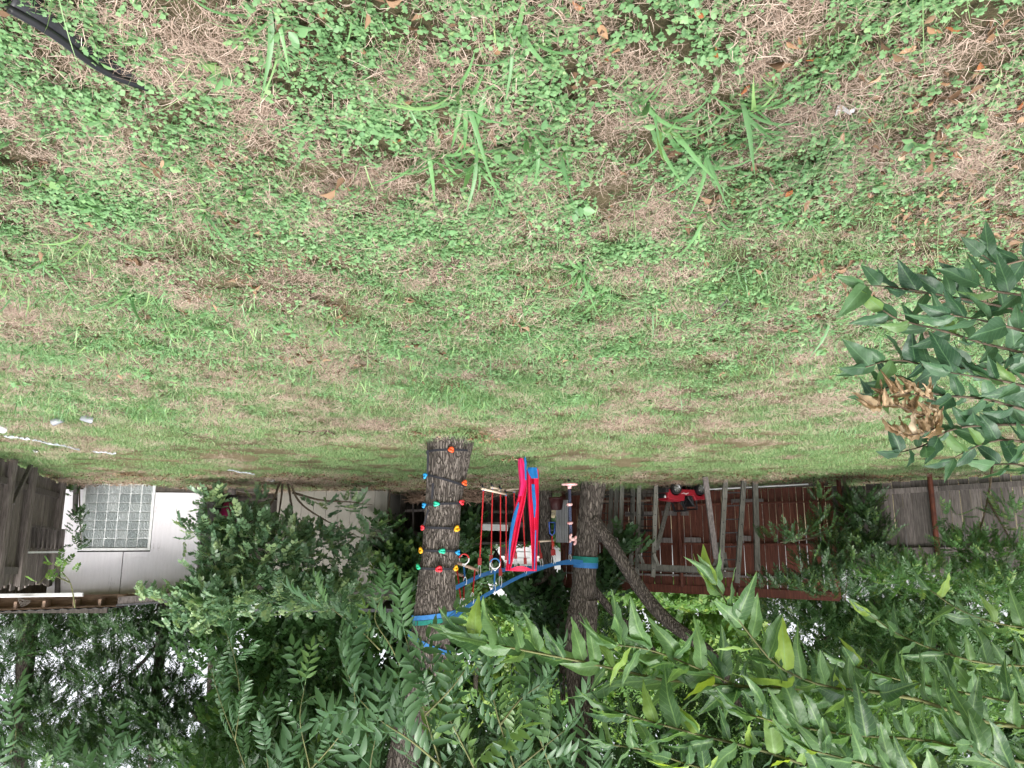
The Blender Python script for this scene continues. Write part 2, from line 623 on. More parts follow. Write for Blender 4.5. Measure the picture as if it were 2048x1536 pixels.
for k in range(6):       # shredded bark and brown leaf bits
    Vs, Ts, Tn = [], [], []
    for s in range(9):
        a = random.uniform(0, 6.28)
        el = random.uniform(-.25, .35)
        add_leaf(Vs, Ts, Tn, (random.gauss(0, .05), random.gauss(0, .05), random.uniform(.004, .02)),
                 (math.cos(a), math.sin(a), el), (random.uniform(-.5, .5), random.uniform(-.5, .5), 1),
                 random.uniform(.02, .05), LEAF6 * np.array([random.uniform(.3, .75), 1, random.uniform(-5, 6)]), random.betavariate(1.5, 2))
    proto('litter_bits', trimesh('litter_bits', np.vstack(Vs), np.vstack(Ts), G_LITTER, np.concatenate(Tn)))

def scatter(name, coll, pts, scl, tilt, label, cat):
    """one mass of ground cover: small plants spread over the ground"""
    n = len(pts)
    me = bpy.data.meshes.new(name)
    me.vertices.add(n)
    me.vertices.foreach_set('co', np.ascontiguousarray(pts, np.float32).ravel())
    rot = np.zeros((n, 3), np.float32)
    rot[:, :2] = rng.normal(0, tilt, (n, 2))
    rot[:, 2] = rng.uniform(0, 6.283, n)
    a = me.attributes.new('rot', 'FLOAT_VECTOR', 'POINT'); a.data.foreach_set('vector', rot.ravel())
    a = me.attributes.new('scl', 'FLOAT', 'POINT'); a.data.foreach_set('value', np.ascontiguousarray(scl, np.float32))
    a = me.attributes.new('idx', 'INT', 'POINT'); a.data.foreach_set('value', rng.integers(0, 100, n).astype(np.int32))
    ng = bpy.data.node_groups.new(name, 'GeometryNodeTree')
    ng.interface.new_socket('Geometry', in_out='INPUT', socket_type='NodeSocketGeometry')
    ng.interface.new_socket('Geometry', in_out='OUTPUT', socket_type='NodeSocketGeometry')
    gi_, go_ = ng.nodes.new('NodeGroupInput'), ng.nodes.new('NodeGroupOutput')
    iop = ng.nodes.new('GeometryNodeInstanceOnPoints')
    ci = ng.nodes.new('GeometryNodeCollectionInfo')
    ci.inputs['Collection'].default_value = PROTO[coll]
    ci.inputs['Separate Children'].default_value = True
    ci.inputs['Reset Children'].default_value = True
    ng.links.new(gi_.outputs[0], iop.inputs['Points'])
    ng.links.new(ci.outputs[0], iop.inputs['Instance'])
    iop.inputs['Pick Instance'].default_value = True
    for at, ty, sock in (('rot', 'FLOAT_VECTOR', 'Rotation'), ('scl', 'FLOAT', 'Scale'), ('idx', 'INT', 'Instance Index')):
        na = ng.nodes.new('GeometryNodeInputNamedAttribute')
        na.data_type = ty
        na.inputs['Name'].default_value = at
        ng.links.new(na.outputs[0], iop.inputs[sock])
    ng.links.new(iop.outputs[0], go_.inputs[0])
    o = link(name, me, None)
    md = o.modifiers.new('scatter', 'NODES')
    md.node_group = ng
    return tag(o, label, cat, None, 'stuff')

def field(n_per_m2, y0, y1, margin=1.12):
    """random ground points inside the wedge the camera can look at (and a bit beyond)"""
    m = 0.687 * margin
    area = m * (y1 ** 2 - y0 ** 2) + 1.2 * (y1 - y0)
    n = int(n_per_m2 * area)
    u = rng.random(n * 2)
    Y = np.sqrt(y0 ** 2 + u * (y1 ** 2 - y0 ** 2))
    X = rng.uniform(-1, 1, len(Y)) * (Y * m + 0.6)
    X, Y = X[:n], Y[:n]
    return X, Y

BLOBS = [(130, 250, 150), (80, 90, 120), (300, 330, 80), (250, 70, 110), (560, 215, 75), (650, 290, 75), (20, 410, 100), (110, 345, 110),
         (330, 560, 70), (90, 540, 80), (600, 575, 95), (520, 440, 45), (640, 400, 55), (700, 740, 45), (1250, 850, 70), (1330, 780, 70),
         (1470, 830, 95), (1090, 205, 50), (970, 20, 60), (420, 20, 60), (870, 310, 45), (1210, 230, 45), (930, 100, 60), (1500, 330, 60),
         (60, 870, 80), (40, 640, 70), (330, 640, 50), (1000, 640, 50), (860, 560, 45), (1240, 440, 50), (1290, 130, 50), (140, 740, 60),
         (640, 830, 90), (760, 850, 60), (1550, 770, 70), (1650, 700, 60), (1020, 860, 60), (280, 800, 60), (1740, 130, 60), (1400, 40, 50)]
STRAWC = [(G(a, b), r * G(a, b).y * 1.12 / F) for a, b, r in BLOBS]
LITC = [(G(a, b), r * G(a, b).y * 1.12 / F) for a, b, r in
        [(1950, 110, 190), (1800, 60, 120), (1980, 300, 150), (1850, 420, 120), (1640, 430, 70), (1990, 450, 150), (1700, 540, 90), (1560, 170, 60)]]
def blobmask(X, Y, B):
    m = np.zeros(len(X))
    for c, r in B:
        # patches are seen foreshortened: stretch them along the view
        st = max(1.0, c.y / 2.2)
        d2 = ((X - c.x) / r) ** 2 + ((Y - c.y) / (r * st)) ** 2
        m = np.maximum(m, np.exp(-d2 * 0.9))
    return m
def straw_amt(X, Y):
    n = 0.35 * vnoise(X, Y, 2.3, 3) + 0.40 * vnoise(X, Y, 6.5, 4) + .25 * vnoise(X, Y, 15, 5)
    return np.clip(blobmask(X, Y, STRAWC) * 0.62 + (n - 0.47) * 2.1, 0, 1)
def pts3(X, Y, dz=0.0):
    return np.stack([X, Y, gz(X, Y) + dz], 1)
def keep(prob, *arrs):
    k = rng.random(len(prob)) < prob
    return [a[k] for a in arrs]

# dead grass thatch: everywhere thinly, thick in the bare patches
Xa, Ya, sa = [], [], []
for d, y0, y1, s in ((130, 1.2, 3.2, 1.0), (80, 3.2, 6, 1.15), (30, 6, 9.5, 1.5), (12, 9.5, 15.5, 1.9)):
    X, Y = field(d, y0, y1)
    X, Y = keep(np.where(Y > 8, .08 + .32 * straw_amt(X, Y) + np.clip((Y - 11.5) / 3, 0, .5), 0.33 + 0.6 * straw_amt(X, Y)), X, Y)
    Xa.append(X); Ya.append(Y); sa.append(np.full(len(X), s))
X, Y, s = np.concatenate(Xa), np.concatenate(Ya), np.concatenate(sa)
scatter('dry_grass', 'straw_mat', pts3(X, Y), s * rng.uniform(.75, 1.25, len(X)), 0.12,
        'matted dry straw coloured grass lying in patches over the lawn', 'grass')

# broad-leaved ground cover in the near lawn
Xa, Ya, sa = [], [], []
for d, y0, y1, s in ((430, 1.2, 3.2, 1.0), (310, 3.2, 5.0, 1.05), (150, 5.0, 7.5, 1.15)):
    X, Y = field(d, y0, y1)
    cl = 0.55 * vnoise(X, Y, 3.4, 8) + 0.45 * vnoise(X, Y, 9.0, 9)
    pr = np.clip((cl - 0.32) * 3.6, 0.14, 1) * (1 - 0.74 * straw_amt(X, Y)) * (1 - 0.45 * blobmask(X, Y, LITC))
    pr *= np.clip((8.0 - Y) / 3.2, 0, 1)
    X, Y = keep(pr, X, Y)
    Xa.append(X); Ya.append(Y); sa.append(np.full(len(X), s))
X, Y, s = np.concatenate(Xa), np.concatenate(Ya), np.concatenate(sa)
scatter('ground_cover_plants', 'leaf_plant', pts3(X, Y, 0.006), s * rng.uniform(.6, 1.2, len(X)), 0.2,
        'small round leaved green ground cover spread over the near lawn', 'ground cover')

# fine grass: grows in from the middle distance to the fences
Xa, Ya, sa = [], [], []
for d, y0, y1, s in ((40, 1.2, 3.0, .9), (90, 3.0, 5.5, 1.0), (60, 5.5, 8.0, 1.05)):
    X, Y = field(d, y0, y1)
    cl = 0.6 * vnoise(X, Y, 1.5, 12) + 0.4 * vnoise(X, Y, 5.0, 13)
    pr = np.clip((cl - 0.26) * 3.4, 0.12, 1) * (1 - np.where(Y > 8, .45, .72) * straw_amt(X, Y)) * np.clip((Y - 1.0) / 3.4, 0.18, 1)
    X, Y = keep(pr, X, Y)
    Xa.append(X); Ya.append(Y); sa.append(np.full(len(X), s) * np.where(Y > 8, .75, 1))
X, Y, s = np.concatenate(Xa), np.concatenate(Ya), np.concatenate(sa)
scatter('lawn_grass', 'lawn_tuft', pts3(X, Y), s * rng.uniform(.7, 1.3, len(X)), 0.15,
        'short fine green lawn grass reaching back to the fences', 'grass')

X, Y = field(24, 5.6, 15.6)
cl = 0.6 * vnoise(X, Y, 1.5, 12) + 0.4 * vnoise(X, Y, 5.0, 13)
X, Y = keep(np.clip((cl - 0.2) * 3.4, 0.25, 1) * (1 - .55 * straw_amt(X, Y)), X, Y)
scatter('far_lawn_grass', 'lawn_patch', pts3(X, Y), rng.uniform(.8, 1.2, len(X)), 0.04,
        'short dull green grass of the far yard under the trees', 'grass')

Xa, Ya, sa = [], [], []
for d, y0, y1, s in ((26, 1.2, 3.2, .9), (110, 3.2, 8.8, 1.0)):
    X, Y = field(d, y0, y1)
    cl = vnoise(X, Y, 1.1, 21) * .6 + .4 * vnoise(X, Y, 4, 22)
    pr = np.clip((cl - 0.42) * 4, 0.03, 1) * (1 - .6 * straw_amt(X, Y)) * np.clip((8.8 - Y) / 2, 0, 1)
    X, Y = keep(pr, X, Y)
    Xa.append(X); Ya.append(Y); sa.append(np.full(len(X), s))
X, Y, s = np.concatenate(Xa), np.concatenate(Ya), np.concatenate(sa)
scatter('blade_grass', 'blade_tuft', pts3(X, Y), s * rng.uniform(.7, 1.3, len(X)), 0.2,
        'loose flat bladed grass growing through the ground cover', 'grass')

X, Y = field(9, 1.15, 6)
X, Y = keep(np.clip((vnoise(X, Y, 1.2, 31) - .3) * 2.5, 0, 1), X, Y)
scatter('grass_stems', 'grass_stem', pts3(X, Y), rng.uniform(.6, 1.2, len(X)), 0.3,
        'thin pale upright grass stems scattered over the near lawn', 'grass')

X, Y = field(26, 1.2, 6.5)
X, Y = keep(np.clip((vnoise(X, Y, 1.9, 41) - .42) * 3, 0.02, 1), X, Y)
scatter('lawn_weeds', 'weed', pts3(X, Y), rng.uniform(.6, 1.25, len(X)), 0.2,
        'larger broad leaved weeds dotted among the ground cover', 'weeds')

X, Y = field(90, 1.2, 6)
X, Y = keep(np.clip(blobmask(X, Y, LITC) * 1.1 + 0.12, 0, 1), X, Y)
X2, Y2 = field(60, 12.0, 15.6)
X, Y = np.concatenate([X, X2]), np.concatenate([Y, Y2])
scatter('leaf_litter', 'litter_bits', pts3(X, Y, .004), rng.uniform(.7, 1.4, len(X)), 0.25,
        'brown shredded bark and dead leaf litter between the plants', 'leaf litter')

# ================================================================== built things
M['grey_wood'] = surf('grey_wood', (0.065, 0.055, 0.052), (0.20, 0.175, 0.165), 9, (6, 6, 0.5), 0.85, 0.6, 0.008, var=.35)
M['old_wood'] = surf('old_wood', (0.085, 0.07, 0.062), (0.26, 0.225, 0.205), 9, (6, 6, 0.5), 0.85, 0.6, 0.006, var=0.35)
M['red_wood'] = surf('red_wood', (0.05, 0.014, 0.008), (0.13, 0.04, 0.023), 8, (5, 5, 0.4), 0.7, 0.4, 0.004, var=0.22)
M['play_wood'] = surf('play_wood', (0.06, 0.06, 0.05), (0.18, 0.172, 0.15), 9, (7, 7, 0.6), 0.85, 0.5, 0.005, var=0.2)
M['brown_wood'] = surf('brown_wood', (0.13, 0.085, 0.06), (0.33, 0.23, 0.17), 7, (0.6, 5, 5), 0.8, 0.4, 0.005, var=0.2)
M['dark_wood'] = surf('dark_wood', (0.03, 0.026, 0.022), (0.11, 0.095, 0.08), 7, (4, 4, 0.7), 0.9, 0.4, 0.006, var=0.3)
M['rust'] = surf('rust', (0.055, 0.016, 0.010), (0.13, 0.04, 0.022), 10, (1, 1, 1), 0.6, 0.3, 0.004, var=0.1)
def stained(name, base, stain, amount):
    """old paint with vertical run marks and mildew specks"""
    m, nt, bs = new_mat(name)
    run = noise(nt, coords(nt, (7, 7, .55)), 3.5, 6, .7)
    patch = noise(nt, coords(nt, (1, 1, 1)), 1.7, 5, .65)
    speck = noise(nt, coords(nt, (1, 1, .35)), 34, 4, .7)
    f = mathn(nt, 'ADD', mathn(nt, 'MULTIPLY', run, .5), mathn(nt, 'ADD', mathn(nt, 'MULTIPLY', patch, .38), mathn(nt, 'MULTIPLY', speck, .2)))
    light = tuple(min(1, q * 1.12) for q in base)
    nt.links.new(ramp(nt, f, [(.36 + amount, stain), (.46 + amount, base), (.66, light)]), bs.inputs['Base Color'])
    bs.inputs['Roughness'].default_value = .7
    bumpn(nt, bs, run, .25, .006)
    return m
M['white_paint'] = stained('white_paint', (0.66, 0.635, 0.67), (0.26, 0.24, 0.235), .0)
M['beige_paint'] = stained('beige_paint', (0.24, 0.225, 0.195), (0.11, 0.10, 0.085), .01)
M['frame_white'] = surf('frame_white', (0.62, 0.63, 0.63), (0.8, 0.8, 0.8), 12, rough=0.5, bump=0.1, dist=0.002, var=0)
M['black_plastic'] = plain('black_plastic', (0.012, 0.012, 0.014), 0.35, spec=0.5)
M['strap_black'] = plain('strap_black', (0.018, 0.018, 0.024), 0.8)
M['metal'] = plain('steel', (0.55, 0.55, 0.55), 0.3, 0.9)
M['dark_metal'] = plain('dark_metal', (0.03, 0.03, 0.032), 0.5, 0.5)
M['roofing'] = surf('roofing', (0.05, 0.05, 0.055), (0.12, 0.12, 0.125), 20, rough=0.9, bump=0.4)
M['siding'] = surf('siding', (0.5, 0.5, 0.51), (0.62, 0.62, 0.64), 4, rough=0.6, bump=0.1, var=0.04)

boxme = {}
def unit_box(key, mat, dog=0.0):
    """shared board: 1 x 1 x 1, foot at z=0; dog = clipped corners"""
    k = (key, mat.name, dog)
    if k not in boxme:
        mb = MB()
        if dog:
            prof = [(-.5, 0), (.5, 0), (.5, 1 - dog), (.3, 1), (-.3, 1), (-.5, 1 - dog)]
            V = [(a, -.5, b) for a, b in prof] + [(a, .5, b) for a, b in prof]
            n = len(prof)
            Fc = [tuple(range(n)), tuple(range(2 * n - 1, n - 1, -1))] + [(i, i + n, (i + 1) % n + n, (i + 1) % n) for i in range(n)]
            mb.add(V, Fc)
        else:
            mb.box((0, 0, .5), (1, 1, 1))
        me = bpy.data.meshes.new(key)
        me.from_pydata(mb.v, [], mb.f)
        me.materials.append(mat)
        boxme[k] = me
    return boxme[k]

def board(name, parent, base, w, t, h, ang, mat, lean=0.0, dog=0.0, tip=0.0):
    return link(name, unit_box('board', mat, dog), mat, parent, Vector(base) - wloc(parent), (tip, lean, ang), (w, t, h))

def bar(name, parent, a, b, w, t, mat, up=(0, -1, 0)):
    return MB().beam(a, b, w, t, up).build(name, mat, parent)

def flat(p, z):
    return Vector((p.x, p.y, z))

# ------------------------------------------------------------------ red stained fence and grey fence along the far side
def picket_run(root, A, B, hA, hB, mat, bw, zoff, name='board', jitter=0.02, dog=0.0, t=0.018, gapp=0.0):
    A, B = Vector(A), Vector(B)
    d = B - A
    L = math.hypot(d.x, d.y)
    n = max(1, round(L / bw))
    ang = math.atan2(d.y, d.x)
    for i in range(n):
        if gapp and random.random() < gapp:
            continue
        u = (i + .5) / n
        p = A + d * u
        board(name, root, (p.x, p.y + random.uniform(-.009, .009), p.z + zoff + random.uniform(-.02, .02)), L / n * random.uniform(.90, .97), t,
              hA + (hB - hA) * u + random.uniform(-jitter, jitter), ang, mat, random.uniform(-.006, .006), dog)
    return ang

fa, fb = P(1120, 968, 15.4), P(1662, 958, 13.2)
fa.z, fb.z = float(gz(fa.x, fa.y)), float(gz(fb.x, fb.y))
red = empty('red_fence', (fa + fb) / 2, 'tall red brown stained board fence behind the wooden play frame', 'fence')
ang = picket_run(red, fa, fb, 1.74, 1.90, M['red_wood'], 0.118, 0.10)
nrm = Vector((math.sin(ang), -math.cos(ang), 0))     # towards the camera
if nrm.y > 0: nrm = -nrm
def along(u, z, off=0.03):
    p = fa + (fb - fa) * u
    return Vector((p.x, p.y, p.z + z)) + nrm * off
for z, mt in ((0.36, 'red_wood'), (1.05, 'red_wood'), (1.62, 'grey_wood')):
    for k in range(3):
        bar('rail', red, along(k / 3 + .003, z + .02 * k * (z > 1)), along((k + 1) / 3 - .003, z + .02 * (k + 1) * (z > 1)), 0.085, 0.035, M[mt], (0, 0, 1))
for k in range(3):      # horizontal boards along the top
    bar('cap_board', red, along(k / 3 + .003, 1.83 + .05 * k, .03), along((k + 1) / 3 - .003, 1.83 + .05 * (k + 1), .03), 0.02, 0.15, M['red_wood'], (0, 0, 1))
for u, z, l, mt in ((.42, 1.0, .022, 'grey_wood'), (.52, 1.0, .03, 'grey_wood'), (.33, .5, .06, 'grey_wood'), (.46, .5, .05, 'grey_wood'),
                    (.7, 0.98, .025, 'grey_wood'), (.72, .32, .055, 'grey_wood')):
    bar('patch_board', red, along(u - l, z, .06), along(u + l, z + .01, .06), 0.02, 0.09, M[mt], (0, 0, 1))
for u in (0.02, .475, .97):
    b = along(u, -.1, .09)
    MB().tube([b, b + Vector((0, 0, 1.95))], 0.035, 10).build('post', M['rust'], red)
bar('kick_board', red, along(.01, .05, .02), along(.99, .05, .02), 0.02, 0.1, M['dark_wood'], (0, 0, 1))

ga, gb = fb.copy(), P(2130, 918, 10.9)
gb.z = float(gz(gb.x, gb.y))
grey = empty('grey_fence', (ga + gb) / 2, 'low weathered grey board fence with a dark brown steel post', 'fence')
ang = picket_run(grey, ga, gb, 1.42, 1.52, M['grey_wood'], 0.14, 0.12, jitter=.03)
nrm2 = Vector((math.sin(ang), -math.cos(ang), 0))
if nrm2.y > 0: nrm2 = -nrm2
def along2(u, z, off=0.03):
    p = ga + (gb - ga) * u
    return Vector((p.x, p.y, p.z + z)) + nrm2 * off
for z in (0.26, 1.22):
    for k in range(2):
        bar('rail', grey, along2(k / 2 + .003, z), along2((k + 1) / 2 - .003, z), 0.035, 0.085, M['grey_wood'], (0, 0, 1))
for u in (0.045, .47, .93):
    b = along2(u, -.1, .075)
    MB().tube([b, b + Vector((0, 0, 1.55))], 0.04, 10).build('post', M['rust'], grey)

# white pole, dark lumber at the foot of the red fence
p0, p1 = along(.57, .10, .35), along(.93, .07, .28)
tag(MB().tube([p0, p1], 0.012, 8).build('pole', M['frame_white']), 'thin white pole lying along the foot of the red fence', 'pole')
for k, (xa, ya, xb, yb, r_, lab) in enumerate(((1203, 1003, 1300, 1001, .022, 'pale reddish pole lying on the dark lumber pile'),
                                       (1200, 993, 1322, 990, .03, 'dark plank on top of the low lumber pile behind the play frame'),
                                       (1206, 985, 1318, 983, .04, 'dark plank at the bottom of the lumber pile behind the play frame'))):
    a_, b_ = P(xa, ya, 14.75), P(xb, yb, 14.4)
    o = MB().beam(a_, b_, .08, r_ * 1.6, (0, 0, 1)).build('lumber_plank', M['dark_wood'] if k else M['brown_wood'])
    tag(o, lab, 'plank', 'lumber by the red fence')

# ------------------------------------------------------------------ wooden play frame with ladders
play = empty('play_frame', flat(P(1370, 975, 13.9), 0.54), 'weathered wooden climbing frame with ladders standing before the red fence', 'play frame')
def ptw(x, y, Y): return P(x, y, Y)
def post(x0, y0, x1, y1, Y0, Y1, w, name='post', mat='play_wood', t=.06):
    a, b = ptw(x0, y0 - 5, Y0), ptw(x1, y1, Y1)
    return bar(name, play, a, b, px(w, (Y0 + Y1) / 2), t, M[mat])
post(1278, 974, 1274, 1152, 13.8, 13.8, 8)
post(1312, 974, 1306, 1154, 13.6, 13.6, 8)
post(1244, 973, 1240, 1120, 13.9, 13.9, 8)
post(1223, 976, 1219, 1085, 14.2, 14.2, 8)
post(1234, 976, 1228, 1098, 14.1, 14.1, 8)
post(1266, 978, 1261, 1148, 14.4, 14.4, 8)
post(1286, 979, 1282, 1100, 14.5, 14.5, 6, mat='dark_wood')
post(1451, 960, 1440, 1158, 13.1, 13.1, 9)
post(1488, 961, 1474, 1166, 13.0, 13.0, 9)
post(1510, 968, 1515, 1141, 13.15, 13.15, 10)
post(1434, 1090, 1437, 1156, 13.3, 13.3, 7)
post(1410, 958, 1432, 1117, 12.6, 12.95, 10, 'brace', 'grey_wood')
post(1338, 1007, 1313, 1098, 14.2, 13.7, 8, 'brace')
post(1278, 1113, 1291, 1138, 13.7, 13.7, 6, 'brace')
post(1307, 1113, 1317, 1132, 13.5, 13.5, 6, 'brace')
post(1448, 1110, 1453, 1138, 13.2, 13.2, 7, 'brace')
post(1436, 1118, 1425, 1136, 13.25, 13.3, 6, 'brace')
bar('beam', play, ptw(1277, 1133, 13.72), ptw(1441, 1141, 13.2), 0.10, .07, M['play_wood'], (0, -1, 0))
bar('beam', play, ptw(1280, 1138, 13.95), ptw(1440, 1146, 13.45), 0.06, .06, M['dark_wood'], (0, -1, 0))
bar('beam', play, ptw(1440, 1138, 13.12), ptw(1478, 1139, 13.05), 0.05, .05, M['play_wood'])
bar('block', play, ptw(1445, 1148, 13.05), ptw(1475, 1150, 13.0), 0.09, .06, M['dark_wood'])
bar('block', play, ptw(1215, 1053, 14.0), ptw(1239, 1052, 13.95), 0.085, .09, M['play_wood'])
for y in (1008, 1030, 1038, 1052, 1104, 1112):
    bar('rung', play, ptw(1277, y, 13.83), ptw(1310, y + 1, 13.63), .016, .016, M['dark_metal'])
for y in (992, 1006, 1026, 1040):
    bar('rung', play, ptw(1205, y, 14.3), ptw(1222, y + 1, 14.2), .016, .016, M['dark_metal'])
    bar('rung', play, ptw(1244, y + 2, 13.93), ptw(1265, y + 2, 14.35), .016, .016, M['dark_metal'])
bar('rung', play, ptw(1244, 1061, 13.88), ptw(1276, 1062, 13.85), .035, .03, M['dark_metal'])
bar('rung', play, ptw(1276, 1061, 13.9), ptw(1309, 1061, 13.7), .045, .03, M['dark_metal'])
for y in (985, 1011, 1038, 1065, 1093, 1119):
    k = (y - 960) / 200
    bar('rung', play, ptw(1450 - 11 * k, y + 1, 13.1), ptw(1487 - 14 * k, y, 13.0), .018, .018, M['dark_metal'])
for (xa, ya, xb, yb, Yp) in ((1278, 974, 1274, 1152, 13.8), (1312, 974, 1306, 1154, 13.6), (1451, 960, 1440, 1158, 13.1), (1488, 961, 1474, 1166, 13.0)):
    mb = MB()
    for k in range(8):       # drilled holes showing as dark plugs
        u = (k + .6) / 8.4
        c = P(xa + (xb - xa) * u, ya + (yb - ya) * u, Yp) + Vector((0, -.031, 0))
        mb.tube([c, c + Vector((0, -.003, 0))], .011, 8)
    mb.build('drilled_holes', M['black_plastic'], play)

# ------------------------------------------------------------------ red ride-on toy jeep
RED = plain('toy_red', (0.27, 0.010, 0.02), 0.35, spec=0.5)
jl = P(1362, 970, 13.75)
jeep = empty('toy_jeep', flat(jl, float(gz(jl.x, jl.y)) + .02), 'red ride on toy jeep parked under the wooden climbing frame', 'toy car')
jeep.rotation_euler = (0, 0, R(-24))
jeep.scale = (.92, .92, .92)
def hull(prof, w, name, mat, z=0):
    V = [(a, -w / 2, b) for a, b in prof] + [(a, w / 2, b) for a, b in prof]
    n = len(prof)
    Fc = [tuple(range(n)), tuple(range(2 * n - 1, n - 1, -1))] + [(i, i + n, (i + 1) % n + n, (i + 1) % n) for i in range(n)]
    o = MB().add(V, Fc).build(name, mat, jeep, True)
    b = o.modifiers.new('bevel', 'BEVEL'); b.width = .012; b.segments = 2
    return o
arch = lambda cx, r: [(cx - r * math.cos(t), .12 + r * math.sin(t)) for t in np.linspace(0, math.pi, 9)]
prof = [(-.45, .12)] + arch(-.30, .125) + arch(.28, .125) + [(.47, .14), (.47, .27), (.44, .31), (.14, .345), (.08, .345), (.06, .24), (-.14, .24), (-.18, .33), (-.45, .31)]
hull(prof, .40, 'body', RED)
hull([(.10, .345), (.43, .315), (.43, .33), (.12, .362)], .30, 'hood', RED)
hull([(.455, .10), (.53, .10), (.53, .19), (.455, .19)], .46, 'bumper', M['black_plastic'])
hull([(.465, .20), (.482, .20), (.482, .30), (.465, .30)], .28, 'grille', M['black_plastic'])
hull([(-.17, .23), (.05, .23), (.05, .12), (-.17, .12)], .36, 'floor_pan', M['black_plastic'])
hull([(-.17, .24), (-.05, .24), (-.05, .3), (-.13, .3), (-.16, .45), (-.2, .45)], .3, 'seat', M['black_plastic'])
wf = MB()
for yy in (-.17, .17):
    wf.beam((.12, yy, .345), (.05, yy, .54), .03, .03)
wf.beam((.05, -.185, .535), (.05, .185, .535), .03, .03, (1, 0, 0)); wf.beam((.12, -.17, .36), (.12, .17, .36), .03, .03, (1, 0, 0))
wf.build('windshield_frame', M['black_plastic'], jeep, True)
rb = MB()
for yy in (-.17, .17):
    rb.tube([(-.22, yy, .3), (-.24, yy, .5), (-.12, yy, .40), (-.02, yy, .26)], .016, 8)
rb.tube([(-.24, -.17, .5), (-.24, .17, .5)], .016, 8)
rb.build('roll_bar', M['black_plastic'], jeep, True)
MB().ring((-.02, -.06, .38), .06, .06, .009, (0, 1, 0), (.5, 0, .85)).build('steering_wheel', M['black_plastic'], jeep, True)
for yy in (-.13, .13):
    MB().lathe((.484, yy, .265), [(0, .012), (.025, .008), (.03, 0)], 14, (1, 0, 0)).build('headlight', M['frame_white'], jeep, True)
pat = MB()
for k in range(3):
    pat.beam((-.02 + .05 * k, -.2025, .19 + .03 * (k % 2)), (.05 + .05 * k, -.2025, .21 - .02 * (k % 2)), .012, .004, (0, 1, 0))
pat.build('side_decal', M['frame_white'], jeep, True)
for cx in (-.30, .28):
    for sy in (-1, 1):
        ty = MB().lathe((cx, sy * .15, .11), [(.07, .0), (.11, .0), (.115, .02), (.115, .09), (.11, .105), (.07, .105), (.065, .06)], 22, (0, sy, 0)).build('wheel', M['black_plastic'], jeep, True)
        rm = MB().lathe((cx, sy * .15, .11), [(.0, .10), (.03, .105), (.035, .095), (.06, .09), (.075, .108), (.075, .02)], 20, (0, sy, 0)).build('rim', M['metal'], ty, True)
        hl = MB()
        for k in range(6):
            a = k * math.pi / 3
            hl.lathe((cx + .05 * math.cos(a), sy * .15, .11 + .05 * math.sin(a)), [(0, .1005), (.011, .1)], 8, (0, sy, 0))
        hl.build('hub_holes', M['black_plastic'], ty, True)

# ------------------------------------------------------------------ white shed with a glass-block window
wl, wr = P(405, 967, 14.3), P(118, 967, 13.7)
for q in (wl, wr): q.z = float(gz(q.x, q.y))
shed = empty('white_shed', (wl + wr) / 2, 'white painted shed with a glass block window and exposed roof rafters', 'shed')
wd = (wr - wl).normalized()
wn_ = Vector((wd.y, -wd.x, 0))          # towards the camera
if wn_.y > 0: wn_ = -wn_
WL = (wr - wl).length
def wp(u, z, off=0.0):
    """point on the shed front, u metres from its left corner"""
    p = wl + wd * u
    return Vector((p.x, p.y, wl.z + z)) + wn_ * off
def upx(x):      # photo x -> metres along the shed front
    d = ray(x, 1000)
    # intersect the vertical plane of the wall
    t = (wl.x * wn_.x + wl.y * wn_.y) / (d.x * wn_.x + d.y * wn_.y)
    p = Vector((d.x * t, d.y * t, 0))
    return (p - Vector((wl.x, wl.y, 0))).dot(wd)
def zpx(x, y):
    d = ray(x, y)
    t = (wl.x * wn_.x + wl.y * wn_.y) / (d.x * wn_.x + d.y * wn_.y)
    return CAM_H + d.z * t - wl.z
HW = zpx(300, 1196)
W0, W1 = upx(304), upx(171)
Z0, Z1 = zpx(240, 970), zpx(240, 1096)
ANG = math.atan2(wd.y, wd.x)
RM = Euler((0, 0, ANG)).to_matrix()
def wbox(name, mat, u0, u1, z0, z1, o0, o1, parent=None):
    c = (wp(u0, z0, o0) + wp(u1, z1, o1)) / 2
    return MB().box(c, (abs(u1 - u0), abs(o1 - o0), abs(z1 - z0)), RM).build(name, mat, parent or shed)
seam = upx(257)
wbox('wall_panel', M['white_paint'], W0 - .05, seam - .006, Z1 + .07, HW, -.05, 0)
wbox('wall_panel', M['white_paint'], seam + .006, WL, Z1 + .07, HW, -.048, .004)
wbox('wall_panel', M['white_paint'], 0.0, W0 - .05, .14, HW, -.05, .0)
wbox('wall_panel', M['white_paint'], W1 + .05, WL, .1, Z1 + .068, -.05, .0)
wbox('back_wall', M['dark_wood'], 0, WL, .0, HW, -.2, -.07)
wbox('sill_board', M['dark_wood'], 0, W0, .02, .12, -.02, .012)
wbox('corner_trim', M['white_paint'], -.03, .0, .12, HW, -.1, .012)
wbox('side_wall', M['white_paint'], -.03, 0, .12, HW, -2.2, -.11)
for (a_, b_, c_, d_) in ((W0 - .045, W1 + .045, Z1, Z1 + .045), (W0 - .045, W1 + .045, Z0 - .05, Z0), (W0 - .045, W0, Z0, Z1), (W1, W1 + .045, Z0, Z1)):
    wbox('window_frame', M['frame_white'], a_, b_, c_, d_, -.04, .022)
